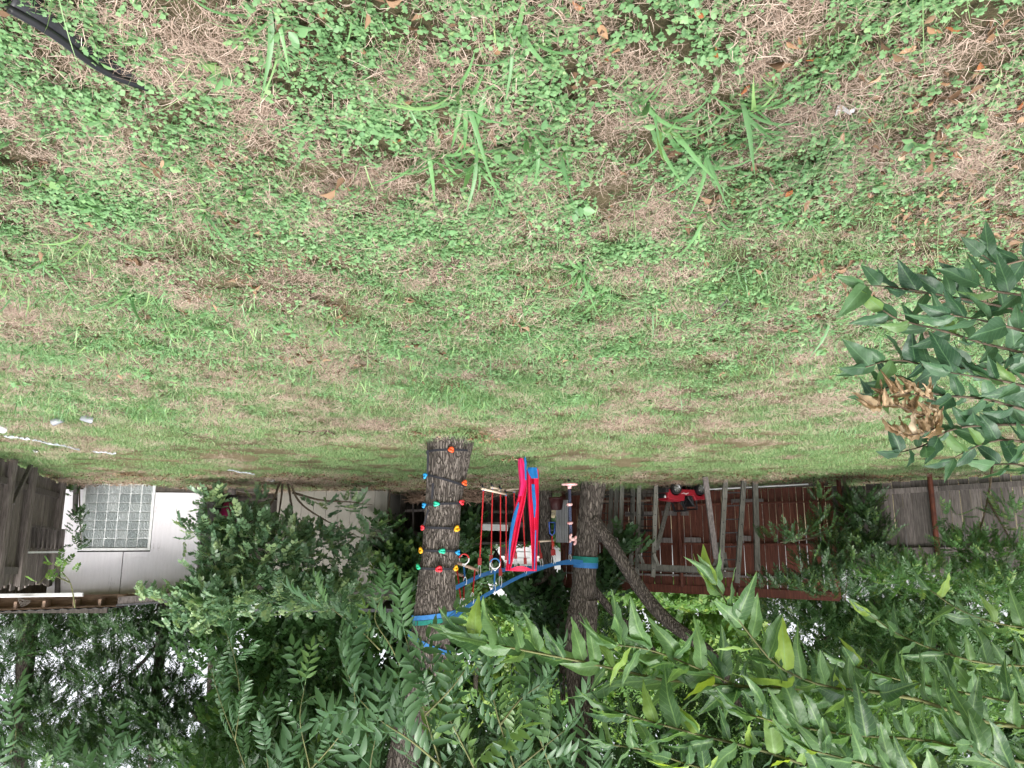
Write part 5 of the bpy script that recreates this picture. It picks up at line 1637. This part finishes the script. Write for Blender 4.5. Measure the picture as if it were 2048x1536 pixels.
# ================================================================== near foliage: every leaf is a piece of its own
def big_leaf(name, mat, W=.36, nseg=9, fold=.16, curl=.25, wav=.02, twist=0.0, seed=0, heart=True):
    """leaf of length 1 along +y, point at y=1"""
    r_ = random.Random(seed)
    V, Fc = [], []
    for i in range(nseg + 1):
        t = i / nseg
        # ovate outline running out into a long point
        w = W * (math.sin(math.pi * min(1, t ** .62)) ** .85) * (1 - .22 * t) * (1 + .05 * math.sin(t * 40 + seed)) if 0 < t < 1 else 0
        z = -curl * t * t + .02 * math.sin(t * 9 + seed)
        for s in (-1, -.5, 0, .5, 1):
            zz = z + fold * w * abs(s) + wav * math.sin(t * 17 + s * 3 + seed) * abs(s)
            x = s * w
            if twist:
                a = twist * t
                x, zz = x * math.cos(a) - (zz - z) * math.sin(a), z + x * math.sin(a) + (zz - z) * math.cos(a)
            V.append((x + .03 * math.sin(t * 4 + seed), t, zz))
    for i in range(nseg):
        for k in range(4):
            a = i * 5 + k
            Fc.append((a, a + 1, a + 6, a + 5))
    me = bpy.data.meshes.new(name)
    me.from_pydata(V, [], Fc)
    me.polygons.foreach_set('use_smooth', [True] * len(me.polygons))
    me.materials.append(mat)
    me.update()
    return me
B_LEAF = leaf_mat('branch_leaf', (0.038, 0.095, 0.036), (0.105, 0.20, 0.07), (0.26, 0.38, 0.07), rough=.42, trans=.32, by_object=True, veins=True)
B_DARK = leaf_mat('hanging_leaf', (0.025, 0.068, 0.034), (0.06, 0.135, 0.06), (0.14, 0.24, 0.06), rough=.42, trans=.22, by_object=True, veins=True)
B_DEAD = leaf_mat('dead_leaf', (0.19, 0.125, 0.065), (0.42, 0.32, 0.20), (0.60, 0.50, 0.36), rough=.6, trans=.2, tcol=(.45, .3, .12), by_object=True, veins=True, spec=.3)
LV = [big_leaf('leaf', B_LEAF, random.uniform(.12, .20), 10, random.uniform(.1, .7), random.uniform(-.2, .6), .025, random.uniform(-1.0, 1.0), k) for k in range(12)]
LD = [big_leaf('leaf', B_DARK, random.uniform(.17, .26), 9, random.uniform(.05, .6), random.uniform(-.1, .4), .02, random.uniform(-.8, .8), k + 20) for k in range(12)]
LX = [big_leaf('dead_leaf', B_DEAD, random.uniform(.12, .22), 9, random.uniform(.8, 1.8), random.uniform(.2, .7), .09, random.uniform(-1.6, 1.6), k + 40) for k in range(8)]

def rot_to(d, nrm):
    A = frame(np.array(d), np.array(nrm))
    return Matrix(A.tolist()).to_euler()

def leafy_twig(root, path, meshes, size, every, wood, w0, droop, name='leaf', jit=.5, side=1.0, face=(0, -.55, .8), r_=random, stem=True, skip=0.0):
    """a twig through photo points (x, y, Y) carrying alternate leaves"""
    S = spline([tuple(P(*q)) for q in path], 40)
    if stem:
        MB().tube([Vector(s) for s in S[::3]] + [Vector(S[-1])], [max(.0012, w0 * (1 - .75 * i / 14)) for i in range(len(S[::3]) + 1)], 7).build('twig', wood, root, smooth=True)
    arc = np.concatenate([[0], np.cumsum(np.linalg.norm(np.diff(S, axis=0), axis=1))])
    s, k = every * .5, 0
    while s < arc[-1]:
        if r_.random() >= skip:
            i = int(np.searchsorted(arc, s)) - 1
            i = max(0, min(i, len(S) - 2))
            p = Vector(S[i]).lerp(Vector(S[i + 1]), min(1, (s - arc[i]) / max(1e-6, arc[i + 1] - arc[i])))
            d = Vector(S[i + 1] - S[i]).normalized()
            lat = d.cross(Vector((0, -1, .2))).normalized() * (1 if k % 2 else -1)
            ld = d * .75 + lat * side * r_.uniform(.4, 1.1) + Vector((0, 0, -droop)) + Vector((r_.gauss(0, jit), r_.gauss(0, jit), r_.gauss(0, jit))) * .6
            nn = Vector(face) + Vector((r_.gauss(0, .6), r_.gauss(0, .45), r_.gauss(0, .5)))
            sz = size * r_.uniform(.55, 1.2)
            link(name, r_.choice(meshes), None, root, p - wloc(root), rot_to(ld, nn), (sz, sz, sz))
        s += every * r_.uniform(.6, 1.4)
        k += 1
    e = Vector(S[-1])
    link(name, r_.choice(meshes), None, root, e - wloc(root), rot_to(Vector(S[-1] - S[-3]).normalized() + Vector((0, 0, -droop * .5)), face), (size * .8,) * 3)

# hanging branch with a dead cluster (photo right edge)
hb_ = empty('hanging_branch', P(2100, 760, 1.7), 'dark green leafy branch with a cluster of dead brown leaves over the lawn', 'branch')
rr = random.Random(5)
for path in ([(2110, 640, 1.75), (1990, 610, 1.7), (1880, 590, 1.65), (1790, 575, 1.6), (1730, 570, 1.6)],
             [(2110, 720, 1.75), (1980, 690, 1.68), (1880, 660, 1.62), (1800, 640, 1.6), (1765, 620, 1.6)],
             [(2110, 760, 1.8), (1990, 740, 1.75), (1880, 735, 1.7), (1790, 720, 1.68), (1730, 735, 1.66)],
             [(2110, 840, 1.85), (1980, 800, 1.8), (1880, 790, 1.75), (1800, 770, 1.72), (1745, 790, 1.7)],
             [(2110, 850, 1.9), (1980, 850, 1.85), (1900, 860, 1.82), (1850, 890, 1.8), (1800, 905, 1.78)],
             [(2110, 900, 1.9), (2020, 880, 1.85), (1960, 890, 1.85), (1900, 920, 1.85)],
             [(2110, 520, 1.75), (2050, 520, 1.7), (2000, 530, 1.7), (1965, 510, 1.68)],
             [(2110, 600, 1.6), (2040, 590, 1.55), (1980, 580, 1.55), (1930, 560, 1.55)],
             [(2110, 680, 1.55), (2040, 660, 1.5), (1960, 640, 1.5), (1900, 630, 1.5)],
             [(2110, 800, 1.6), (2040, 770, 1.58), (1960, 755, 1.56), (1900, 745, 1.55)],
             [(2110, 960, 2.0), (2040, 930, 1.95), (1980, 930, 1.95)]):
    leafy_twig(hb_, path, LD, .085, .024, M['twig'], .004, .42, r_=rr, face=(0, -.7, .65))
for path in ([(1880, 830, 1.72), (1840, 830, 1.68), (1790, 810, 1.66), (1745, 815, 1.66)], [(1880, 850, 1.72), (1850, 865, 1.68), (1815, 870, 1.66), (1790, 862, 1.66)],
             [(1870, 800, 1.7), (1835, 790, 1.67), (1800, 785, 1.66), (1775, 790, 1.66)]):
    leafy_twig(hb_, path, LX, .047, .0075, M['twig'], .002, 1.3, 'dead_leaf', jit=.9, r_=rr, face=(.3, -.8, .3))

# foreground branches over the lower right of the photograph
rr = random.Random(8)
TW = M['twig']
def near_branch(label, twigs):
    root = empty('foreground_branch', P(*twigs[0][0][0]), label, 'branch', 'near branches of pointed leaves')
    for path, sz, ev, w0 in twigs:
        leafy_twig(root, path, LV, sz * .92, ev * .8, M['green_twig'], w0 * .7, .30, r_=rr, face=(.1, -.5, .85), jit=.45)
        if ev < .036:      # second, looser rank of leaves on the same twig
            leafy_twig(root, path, LV, sz * .8, ev * .95, TW, w0, .15, r_=rr, face=(-.2, -.6, .7), jit=.9, stem=False)
near_branch('longest near branch of pointed leaves crossing before the forked tree', [
        ([(2120, 1465, 1.35), (1950, 1440, 1.32), (1860, 1405, 1.3), (1740, 1382, 1.28), (1600, 1378, 1.26), (1480, 1372, 1.24), (1340, 1362, 1.2), (1230, 1338, 1.18), (1110, 1312, 1.15), (1000, 1292, 1.12), (940, 1275, 1.1)], .082, .030, .0055),
        ([(1740, 1384, 1.28), (1650, 1372, 1.2), (1560, 1335, 1.15), (1500, 1270, 1.12), (1460, 1215, 1.1), (1432, 1170, 1.1)], .078, .034, .003),
        ([(1480, 1374, 1.24), (1380, 1330, 1.18), (1300, 1300, 1.14), (1235, 1290, 1.12)], .09, .030, .0025)])
near_branch('near leafy branch hanging in front of the grey fence top', [
        ([(2120, 1330, 1.6), (2000, 1330, 1.55), (1900, 1310, 1.5), (1800, 1270, 1.5), (1740, 1230, 1.5)], .078, .032, .004),
        ([(2120, 1260, 1.7), (2010, 1250, 1.65), (1920, 1220, 1.62), (1860, 1180, 1.6)], .075, .040, .003),
        ([(2120, 1420, 1.5), (2000, 1400, 1.45), (1900, 1380, 1.42), (1800, 1360, 1.4), (1700, 1330, 1.38)], .078, .030, .004)])
near_branch('near leafy branch filling the corner below the longest branch', [
        ([(2120, 1540, 1.25), (1980, 1510, 1.22), (1850, 1480, 1.2), (1700, 1470, 1.18), (1580, 1450, 1.16), (1500, 1430, 1.15)], .08, .024, .004),
        ([(1800, 1600, 1.2), (1640, 1540, 1.18), (1520, 1500, 1.16), (1400, 1470, 1.15), (1290, 1440, 1.14), (1230, 1420, 1.14)], .076, .024, .004),
        ([(1900, 1600, 1.1), (1800, 1550, 1.08), (1700, 1520, 1.06), (1620, 1500, 1.05)], .078, .024, .003),
        ([(1600, 1600, 1.2), (1480, 1560, 1.2), (1380, 1530, 1.18), (1290, 1500, 1.16), (1225, 1490, 1.15)], .066, .024, .003),
        ([(2120, 1590, 1.1), (2040, 1550, 1.08), (1980, 1520, 1.06), (1940, 1490, 1.05)], .08, .028, .003)])

# near pinnate-leaved branches hanging into the picture
def comp_leaf(name, mat, pairs, seed):
    v, t, tn = pinnate(pairs, 1, .40, .50, .30, LEAF6, seed)
    return trimesh(name, v, t, mat, tn)
def comp_leaf_fine(name, mat, pairs, seed):
    r_ = random.Random(seed)
    Vs, Ts, Tn, n = [], [], [], 0
    droop = .3
    V, Fc = [], []
    mb = MB()
    pts = [Vector((0, t, -droop * t * t)) for t in np.linspace(0, 1, 7)]
    mb.tube(pts, [.010 * (1 - .6 * i / 6) for i in range(7)], 5)
    def leaflet(p, d, s):
        A = frame(np.array(d), (r_.uniform(-.25, .25), r_.uniform(-.2, .2), 1))
        rows = []
        for i in range(6):
            t = i / 5
            w = .155 * math.sin(math.pi * t ** .75) ** .9 * (1 - .15 * t) if 0 < t < 1 else 0
            z = -.22 * t * t
            rows.append([Vector(np.asarray(p) + A @ (np.array((q * w, t, z + .28 * w * abs(q))) * s)) for q in (-1, 0, 1)])
        mb.grid(rows)
    for k in range(pairs):
        t = .2 + .74 * k / (pairs - 1)
        for sd in (-1, 1):
            tt = t + r_.uniform(-.012, .012)
            a = sd * R(r_.uniform(48, 64))
            leaflet((0, tt, -droop * tt * tt), (math.sin(a), math.cos(a), r_.uniform(-.4, .0) - droop * t), .40 * (1 - .3 * abs(t - .6)) * r_.uniform(.88, 1.08))
    leaflet((0, 1, -droop), (r_.uniform(-.15, .15), 1, -.5), .40)
    me = bpy.data.meshes.new(name)
    me.from_pydata([tuple(q) for q in mb.v], [], mb.f)
    me.polygons.foreach_set('use_smooth', [True] * len(me.polygons))
    me.materials.append(mat)
    me.update()
    return me
PC = leaf_mat('pinnate_leaf', (0.04, 0.095, 0.04), (0.075, 0.16, 0.062), (0.17, 0.28, 0.07), rough=.38, trans=.25, by_object=True)
CL = [comp_leaf_fine('compound_leaf', PC, rr.choice((5, 6, 7)), k) for k in range(7)]
def pinnate_branch(label, stems, size, every, seed, droop=.5):
    rq = random.Random(seed)
    root = empty('pinnate_branch', P(*stems[0][0]), label, 'branch', 'hanging pinnate branches')
    for path in stems:
        leafy_twig(root, path, CL, size, every, M['green_twig'], .006, droop, 'compound_leaf', .5, .9, (0, -.5, .8), rq, skip=.0)
pinnate_branch('pinnate leaved branch hanging before the upper part of the climbing trunk',
               [[(900, 1640, 4.2), (880, 1530, 4.1), (850, 1430, 4.0), (830, 1340, 4.0), (810, 1270, 3.95)], [(880, 1530, 4.1), (820, 1480, 3.9), (760, 1440, 3.9), (720, 1400, 3.9)],
                [(1000, 1640, 4.2), (950, 1540, 4.1), (910, 1460, 4.0), (880, 1400, 4.0)], [(850, 1430, 4.0), (900, 1380, 3.9), (930, 1340, 3.9)], [(740, 1640, 4.0), (740, 1540, 3.95), (750, 1480, 3.9)]], .29, .085, 3)
pinnate_branch('pinnate leaved branch drooping left of the forked tree stems',
               [[(1060, 1660, 4.2), (1030, 1540, 4.1), (1000, 1450, 4.0), (985, 1390, 4.0), (975, 1350, 4.0)], [(1140, 1660, 4.4), (1110, 1560, 4.3), (1080, 1480, 4.2), (1060, 1430, 4.2)],
                [(1030, 1540, 4.1), (1080, 1500, 4.0), (1130, 1460, 4.0)], [(1000, 1450, 4.0), (1040, 1400, 4), (1080, 1370, 4)], [(1220, 1660, 4.4), (1180, 1590, 4.3), (1150, 1540, 4.3)]], .28, .085, 4)
pinnate_branch('pinnate leaved spray hanging above the beige shed roof',
               [[(640, 1660, 6.0), (620, 1540, 5.9), (600, 1440, 5.8), (610, 1370, 5.8)], [(560, 1660, 6), (540, 1560, 5.8), (530, 1480, 5.8)], [(620, 1540, 5.9), (680, 1470, 5.7), (710, 1400, 5.7), (690, 1330, 5.7)],
                [(760, 1300, 6), (720, 1260, 6), (680, 1230, 6), (660, 1215, 6)], [(800, 1330, 6), (780, 1290, 6), (750, 1240, 6), (760, 1200, 6)]], .32, .12, 5)
pinnate_branch('pinnate leaved branch in the corner above the dark background tree',
               [[(-60, 1600, 5.6), (0, 1540, 5.6), (30, 1480, 5.6), (30, 1420, 5.6)], [(60, 1660, 5.6), (80, 1580, 5.6), (110, 1530, 5.6)], [(160, 1640, 4), (190, 1580, 4), (205, 1545, 4)]], .26, .15, 6)
pinnate_branch('pinnate leaved spray above the eave of the white shed',
               [[(500, 1560, 8), (470, 1480, 8), (440, 1400, 8), (420, 1330, 8)], [(470, 1480, 8), (480, 1400, 8), (470, 1320, 8), (450, 1260, 8)]], .28, .14, 7)

# ------------------------------------------------------------------ broad-bladed grass clumps in the lawn
BG_MAT = leaf_mat('clump_blade', (0.10, 0.22, 0.085), (0.17, 0.34, 0.13), (0.26, 0.42, 0.15), rough=.4, trans=.25, by_object=True)
BL = []
for k in range(7):
    r_ = random.Random(k)
    lean, droop, tw = r_.uniform(.3, 1.0), r_.uniform(.2, 1.0), r_.uniform(-.6, .6)
    rows = []
    for i in range(9):
        t = i / 8
        a = min(lean + droop * t, 1.8)
        w = .034 * (1 - t ** 2.2) * (.55 + .45 * min(1, t * 4))
        c = Vector((.06 * math.sin(t * 3 + k), t * math.sin(a), t * math.cos(a)))
        sd = Vector((math.cos(tw * t), math.sin(tw * t) * .4, math.sin(tw * t)))
        rows.append([c - sd * w + Vector((0, 0, .35 * w)), c, c + sd * w + Vector((0, 0, .35 * w))])
    mb = MB().grid(rows)
    me = bpy.data.meshes.new('blade')
    me.from_pydata([tuple(q) for q in mb.v], [], mb.f)
    me.polygons.foreach_set('use_smooth', [True] * len(me.polygons))
    me.materials.append(BG_MAT)
    me.update()
    BL.append(me)
CLUMPS = [(930, 180, .24, 11, 'grass clump with blades fanning towards the middle of the lawn'), (1040, 75, .22, 5, 'few wide grass blades arching near the top edge of the photo'),
          (880, 300, .25, 13, 'dense broad grass clump beside a bare straw spot'), (960, 310, .25, 13, 'broad grass clump right of the bare straw spot'), (1060, 270, .23, 8, 'grass clump with upright blades between two larger ones'),
          (1110, 285, .22, 9, 'low grass clump among small round leaves'), (1290, 200, .26, 7, 'grass clump with two long curved blades like horns'), (1330, 250, .25, 11, 'broad grass clump below the horn shaped blades'),
          (1490, 210, .23, 11, 'broad grass clump left of the white paper scrap'), (1390, 300, .23, 9, 'long bladed grass clump in the leafy ground cover'), (1560, 170, .16, 5, 'small grass clump beside the white paper scrap'),
          (1160, 540, .30, 13, 'large fountain shaped grass clump in mid lawn'), (1210, 580, .28, 10, 'grass clump growing beside the fountain shaped one'), (1600, 430, .26, 8, 'grass clump in the brown leaf litter'),
          (660, 640, .26, 9, 'grass clump between straw patches in mid lawn'), (420, 420, .24, 9, 'grass clump in the left of the near lawn'), (90, 520, .26, 9, 'grass clump near the side edge of the lawn'),
          (200, 460, .22, 7, 'sparse grass clump beside dry straw'), (1640, 640, .26, 8, 'grass clump under the hanging branch tip'), (880, 640, .26, 8, 'grass clump in the middle lawn before the tree'),
          (2030, 260, .2, 5, 'grass clump at the edge under the hanging branch'), (540, 30, .2, 7, 'thin grass clump at the edge beside the black edging'), (250, 580, .24, 8, 'grass clump in the lawn beyond the straw'), (1430, 420, .24, 7, 'grass clump beyond the horn shaped blades')]
for (x, y, L, n, lab) in CLUMPS:
    g = G(x, y)
    root = empty('grass_clump', g, lab, 'grass clump', 'broad bladed grass clumps')
    for k in range(int(n * 1.8)):
        s = L * 1.1 * random.uniform(.5, 1.1)
        link('blade', random.choice(BL), None, root, (random.gauss(0, .02), random.gauss(0, .02), -.004), (random.uniform(-.2, .2), random.uniform(-.2, .2), random.uniform(0, 6.28)), (s * random.uniform(.8, 1.25), s, s))

# ------------------------------------------------------------------ fallen leaves
FL_M = leaf_mat('fallen_leaf', (0.26, 0.15, 0.08), (0.42, 0.27, 0.16), (0.50, 0.38, 0.26), rough=.7, trans=.06, tcol=(.4, .2, .1), by_object=True, spec=.25)
FO_M = leaf_mat('fallen_leaf_orange', (0.26, 0.085, 0.03), (0.36, 0.14, 0.05), (0.42, 0.2, 0.1), rough=.6, trans=.06, tcol=(.4, .15, .05), by_object=True, spec=.3)
FL = [big_leaf('fallen_leaf', FL_M, random.uniform(.15, .24), 6, random.uniform(.2, .9), random.uniform(-.2, .3), .03, random.uniform(-.5, .5), k + 60) for k in range(4)]
FO = [big_leaf('fallen_leaf', FO_M, random.uniform(.15, .24), 6, random.uniform(.2, .9), random.uniform(-.2, .3), .03, random.uniform(-.5, .5), k + 70) for k in range(4)]
spots = [(807, 185), (713, 205), (998, 95), (950, 250), (1165, 15), (1195, 40), (1240, 75), (1215, 115), (1130, 20), (910, 400), (1585, 370), (1588, 393), (1865, 185), (1745, 215), (1790, 240), (1800, 165), (1640, 90), (1715, 5),
         (1830, 60), (1430, 100), (1445, 270), (1600, 65), (1500, 160), (1570, 60), (1980, 40), (1960, 120), (2010, 80), (1990, 210), (1900, 290), (1770, 355), (1950, 330), (2030, 200), (1680, 350), (1850, 25), (455, 200), (720, 85),
         (1250, 330), (1335, 370), (1160, 250), (1290, 240), (805, 260), (640, 25), (1900, 150), (1920, 30), (1880, 360), (1760, 120), (1405, 15), (1540, 250), (1800, 300), (1980, 400)]
for k, (x, y) in enumerate(spots):
    g = G(x, y)
    orange = (k % 3 == 1)
    s = random.uniform(.035, .06)
    o = link('fallen_leaf', random.choice(FO if orange else FL), None, None, (g.x, g.y, g.z + random.uniform(.02, .035)), (random.uniform(-.4, .4), random.uniform(-.4, .4), random.uniform(0, 6.28)), (s, s, s))
    tag(o, 'fallen orange brown dry leaf lying in the ground cover' if orange else 'fallen pale tan dry leaf lying in the ground cover', 'fallen leaf',
        'orange fallen leaves' if orange else 'tan fallen leaves')

# ------------------------------------------------------------------ bits and pieces on the lawn
def edging():
    a, b_ = G(20, -25), G(300, 165)
    d = (b_ - a).normalized(); sd = Vector((-d.y, d.x, 0))
    root = empty('edging_strip', (a + b_) / 2, 'black plastic garden edging strip half buried in dry grass', 'edging')
    rows = []
    for i in range(40):
        u = i / 39
        c = a.lerp(b_, u) + sd * .012 * math.sin(u * 7) + Vector((0, 0, .012 - .035 * u ** 3))
        rows.append([c + sd * q + Vector((0, 0, z)) for q, z in ((-.026, -.02), (-.022, .012), (-.010, .03), (.004, .034), (.016, .026), (.022, .0), (.026, -.03))])
    MB().grid(rows).build('strip', surf('edging_black', (.008, .008, .01), (.035, .036, .042), 14, rough=.38, bump=.2, dist=.004, var=0, spec=.5), root, smooth=True, solid=.003)
    MB().tube([Vector(r[3]) + Vector((0, 0, .004)) for r in rows], .011, 10).build('bead', M['black_plastic'], root, smooth=True)
edging()
PAPER = surf('old_paper', (.42, .42, .42), (.68, .68, .67), 40, rough=.7, bump=.3, dist=.003, var=0)
def paper(x, y, s, label, name='paper_scrap', cat='paper', mat=None):
    g = G(x, y)
    r_ = random.Random(int(x))
    rows = [[Vector((g.x + s * (i / 5 - .5), g.y + s * .8 * (j / 5 - .5), g.z + .028 + s * (.22 * math.sin(i * .9 + j * .5) + .12 * math.sin(j * 1.3 + i * .3) + .05 * r_.random()))) for i in range(6)] for j in range(6)]
    tag(MB().grid(rows).build(name, mat or PAPER, solid=.001, smooth=True), label, cat)
paper(1688, 196, .048, 'crumpled white paper scrap among the small green leaves')
paper(73, 894, .07, 'small white scrap on the pine straw by the picket fence')
paper(541, 955, .16, 'white bleached bone like scrap at the far edge of the lawn')
CUP = plain('cup_plastic', (.5, .52, .56), .25, spec=.6)
CUP.node_tree.nodes['Principled BSDF'].inputs['Transmission Weight'].default_value = .55
def cup(x, y, ang, label, mat):
    g = G(x, y)
    ax = Vector((math.cos(ang), math.sin(ang), .12))
    tag(MB().lathe(g + Vector((0, 0, .045)) - ax * .05, [(0, 0), (.028, 0), (.041, .10), (.043, .105), (.039, .10), (.026, .006), (0, .006)], 20, ax).build('plastic_cup', mat, smooth=True), label, 'cup', 'cups lying on the lawn')
cup(117, 834, .3, 'clear plastic cup lying on the grass farther from the trunk', CUP)
cup(173, 830, 2.4, 'clear plastic cup lying on the grass nearer the trunk', CUP)
cup(2, 848, 1.5, 'white paper cup cut off by the photo edge', M['frame_white'])
WST = surf('weathered_plastic', (.38, .42, .46), (.62, .66, .70), 9, rough=.5, bump=.2, dist=.004, var=.1)
def strip(pts, w, label):
    rows = []
    n = len(pts) * 9
    ph = pts[0][0]
    for i in range(n):
        u = i / (n - 1)
        k = u * (len(pts) - 1); j = min(int(k), len(pts) - 2)
        c = G(*pts[j]).lerp(G(*pts[j + 1]), k - j)
        c += Vector((0, .03 * math.sin(u * 3 + ph) + .006 * math.sin(u * 17 + ph), .045 + .006 * math.sin(u * 11 + ph)))
        ww = w * (.25 + 1.0 * vnoise(np.array([u * 9.0]), np.array([ph]), 1.0, 2)[0]) * (.35 + min(1, 6 * u, 6 * (1 - u)))
        rows.append([c + Vector((0, -ww, .01 * math.sin(i * 1.9))), c + Vector((0, 0, .014)), c + Vector((0, ww, .006 * math.sin(i * 2.7)))])
    tag(MB().grid(rows).build('white_strip', WST, solid=.003), label, 'strip', 'white strips on the lawn')
strip([(12, 865), (60, 870)], .05, 'ragged white plastic strip nearest the picket fence')
strip([(66, 872), (110, 880), (160, 890)], .034, 'long white plastic strip lying in the dry grass')
strip([(188, 895), (232, 900)], .024, 'short white plastic strip beyond the two cups')
strip([(455, 933), (482, 938), (510, 941)], .026, 'white plastic strip far back before the leafy shrub')
def twig(pts, r_, label, mat=None):
    root = empty('fallen_twig', G(*pts[0]), label, 'twig', 'twigs on the lawn')
    S = [G(*q) + Vector((0, 0, .03)) for q in pts]
    MB().tube(S, [r_ * (1 - .6 * i / (len(S) - 1)) for i in range(len(S))], 6).build('stem', mat or M['twig'], root)
    for i in range(1, len(S) - 1):
        e = S[i] + Vector((random.uniform(-.2, .2), random.uniform(-.3, .3), random.uniform(.02, .09)))
        MB().tube([S[i], S[i].lerp(e, .5) + Vector((0, 0, .02)), e], [r_ * .6, r_ * .4, r_ * .2], 5).build('side_twig', mat or M['twig'], root)
twig([(668, 862), (655, 852), (630, 855), (600, 858), (565, 852)], .012, 'dark branching twig on the lawn before the trunk')
twig([(415, 866), (395, 868), (375, 862), (360, 855)], .011, 'dark curved twig on the lawn before the white shed')
twig([(1462, 597), (1455, 583), (1446, 570)], .006, 'short grey stick lying in the ground cover', M['grey_wood'])
twig([(1380, 812), (1350, 815), (1320, 810)], .01, 'thin dark twig on the tan patch in mid lawn')
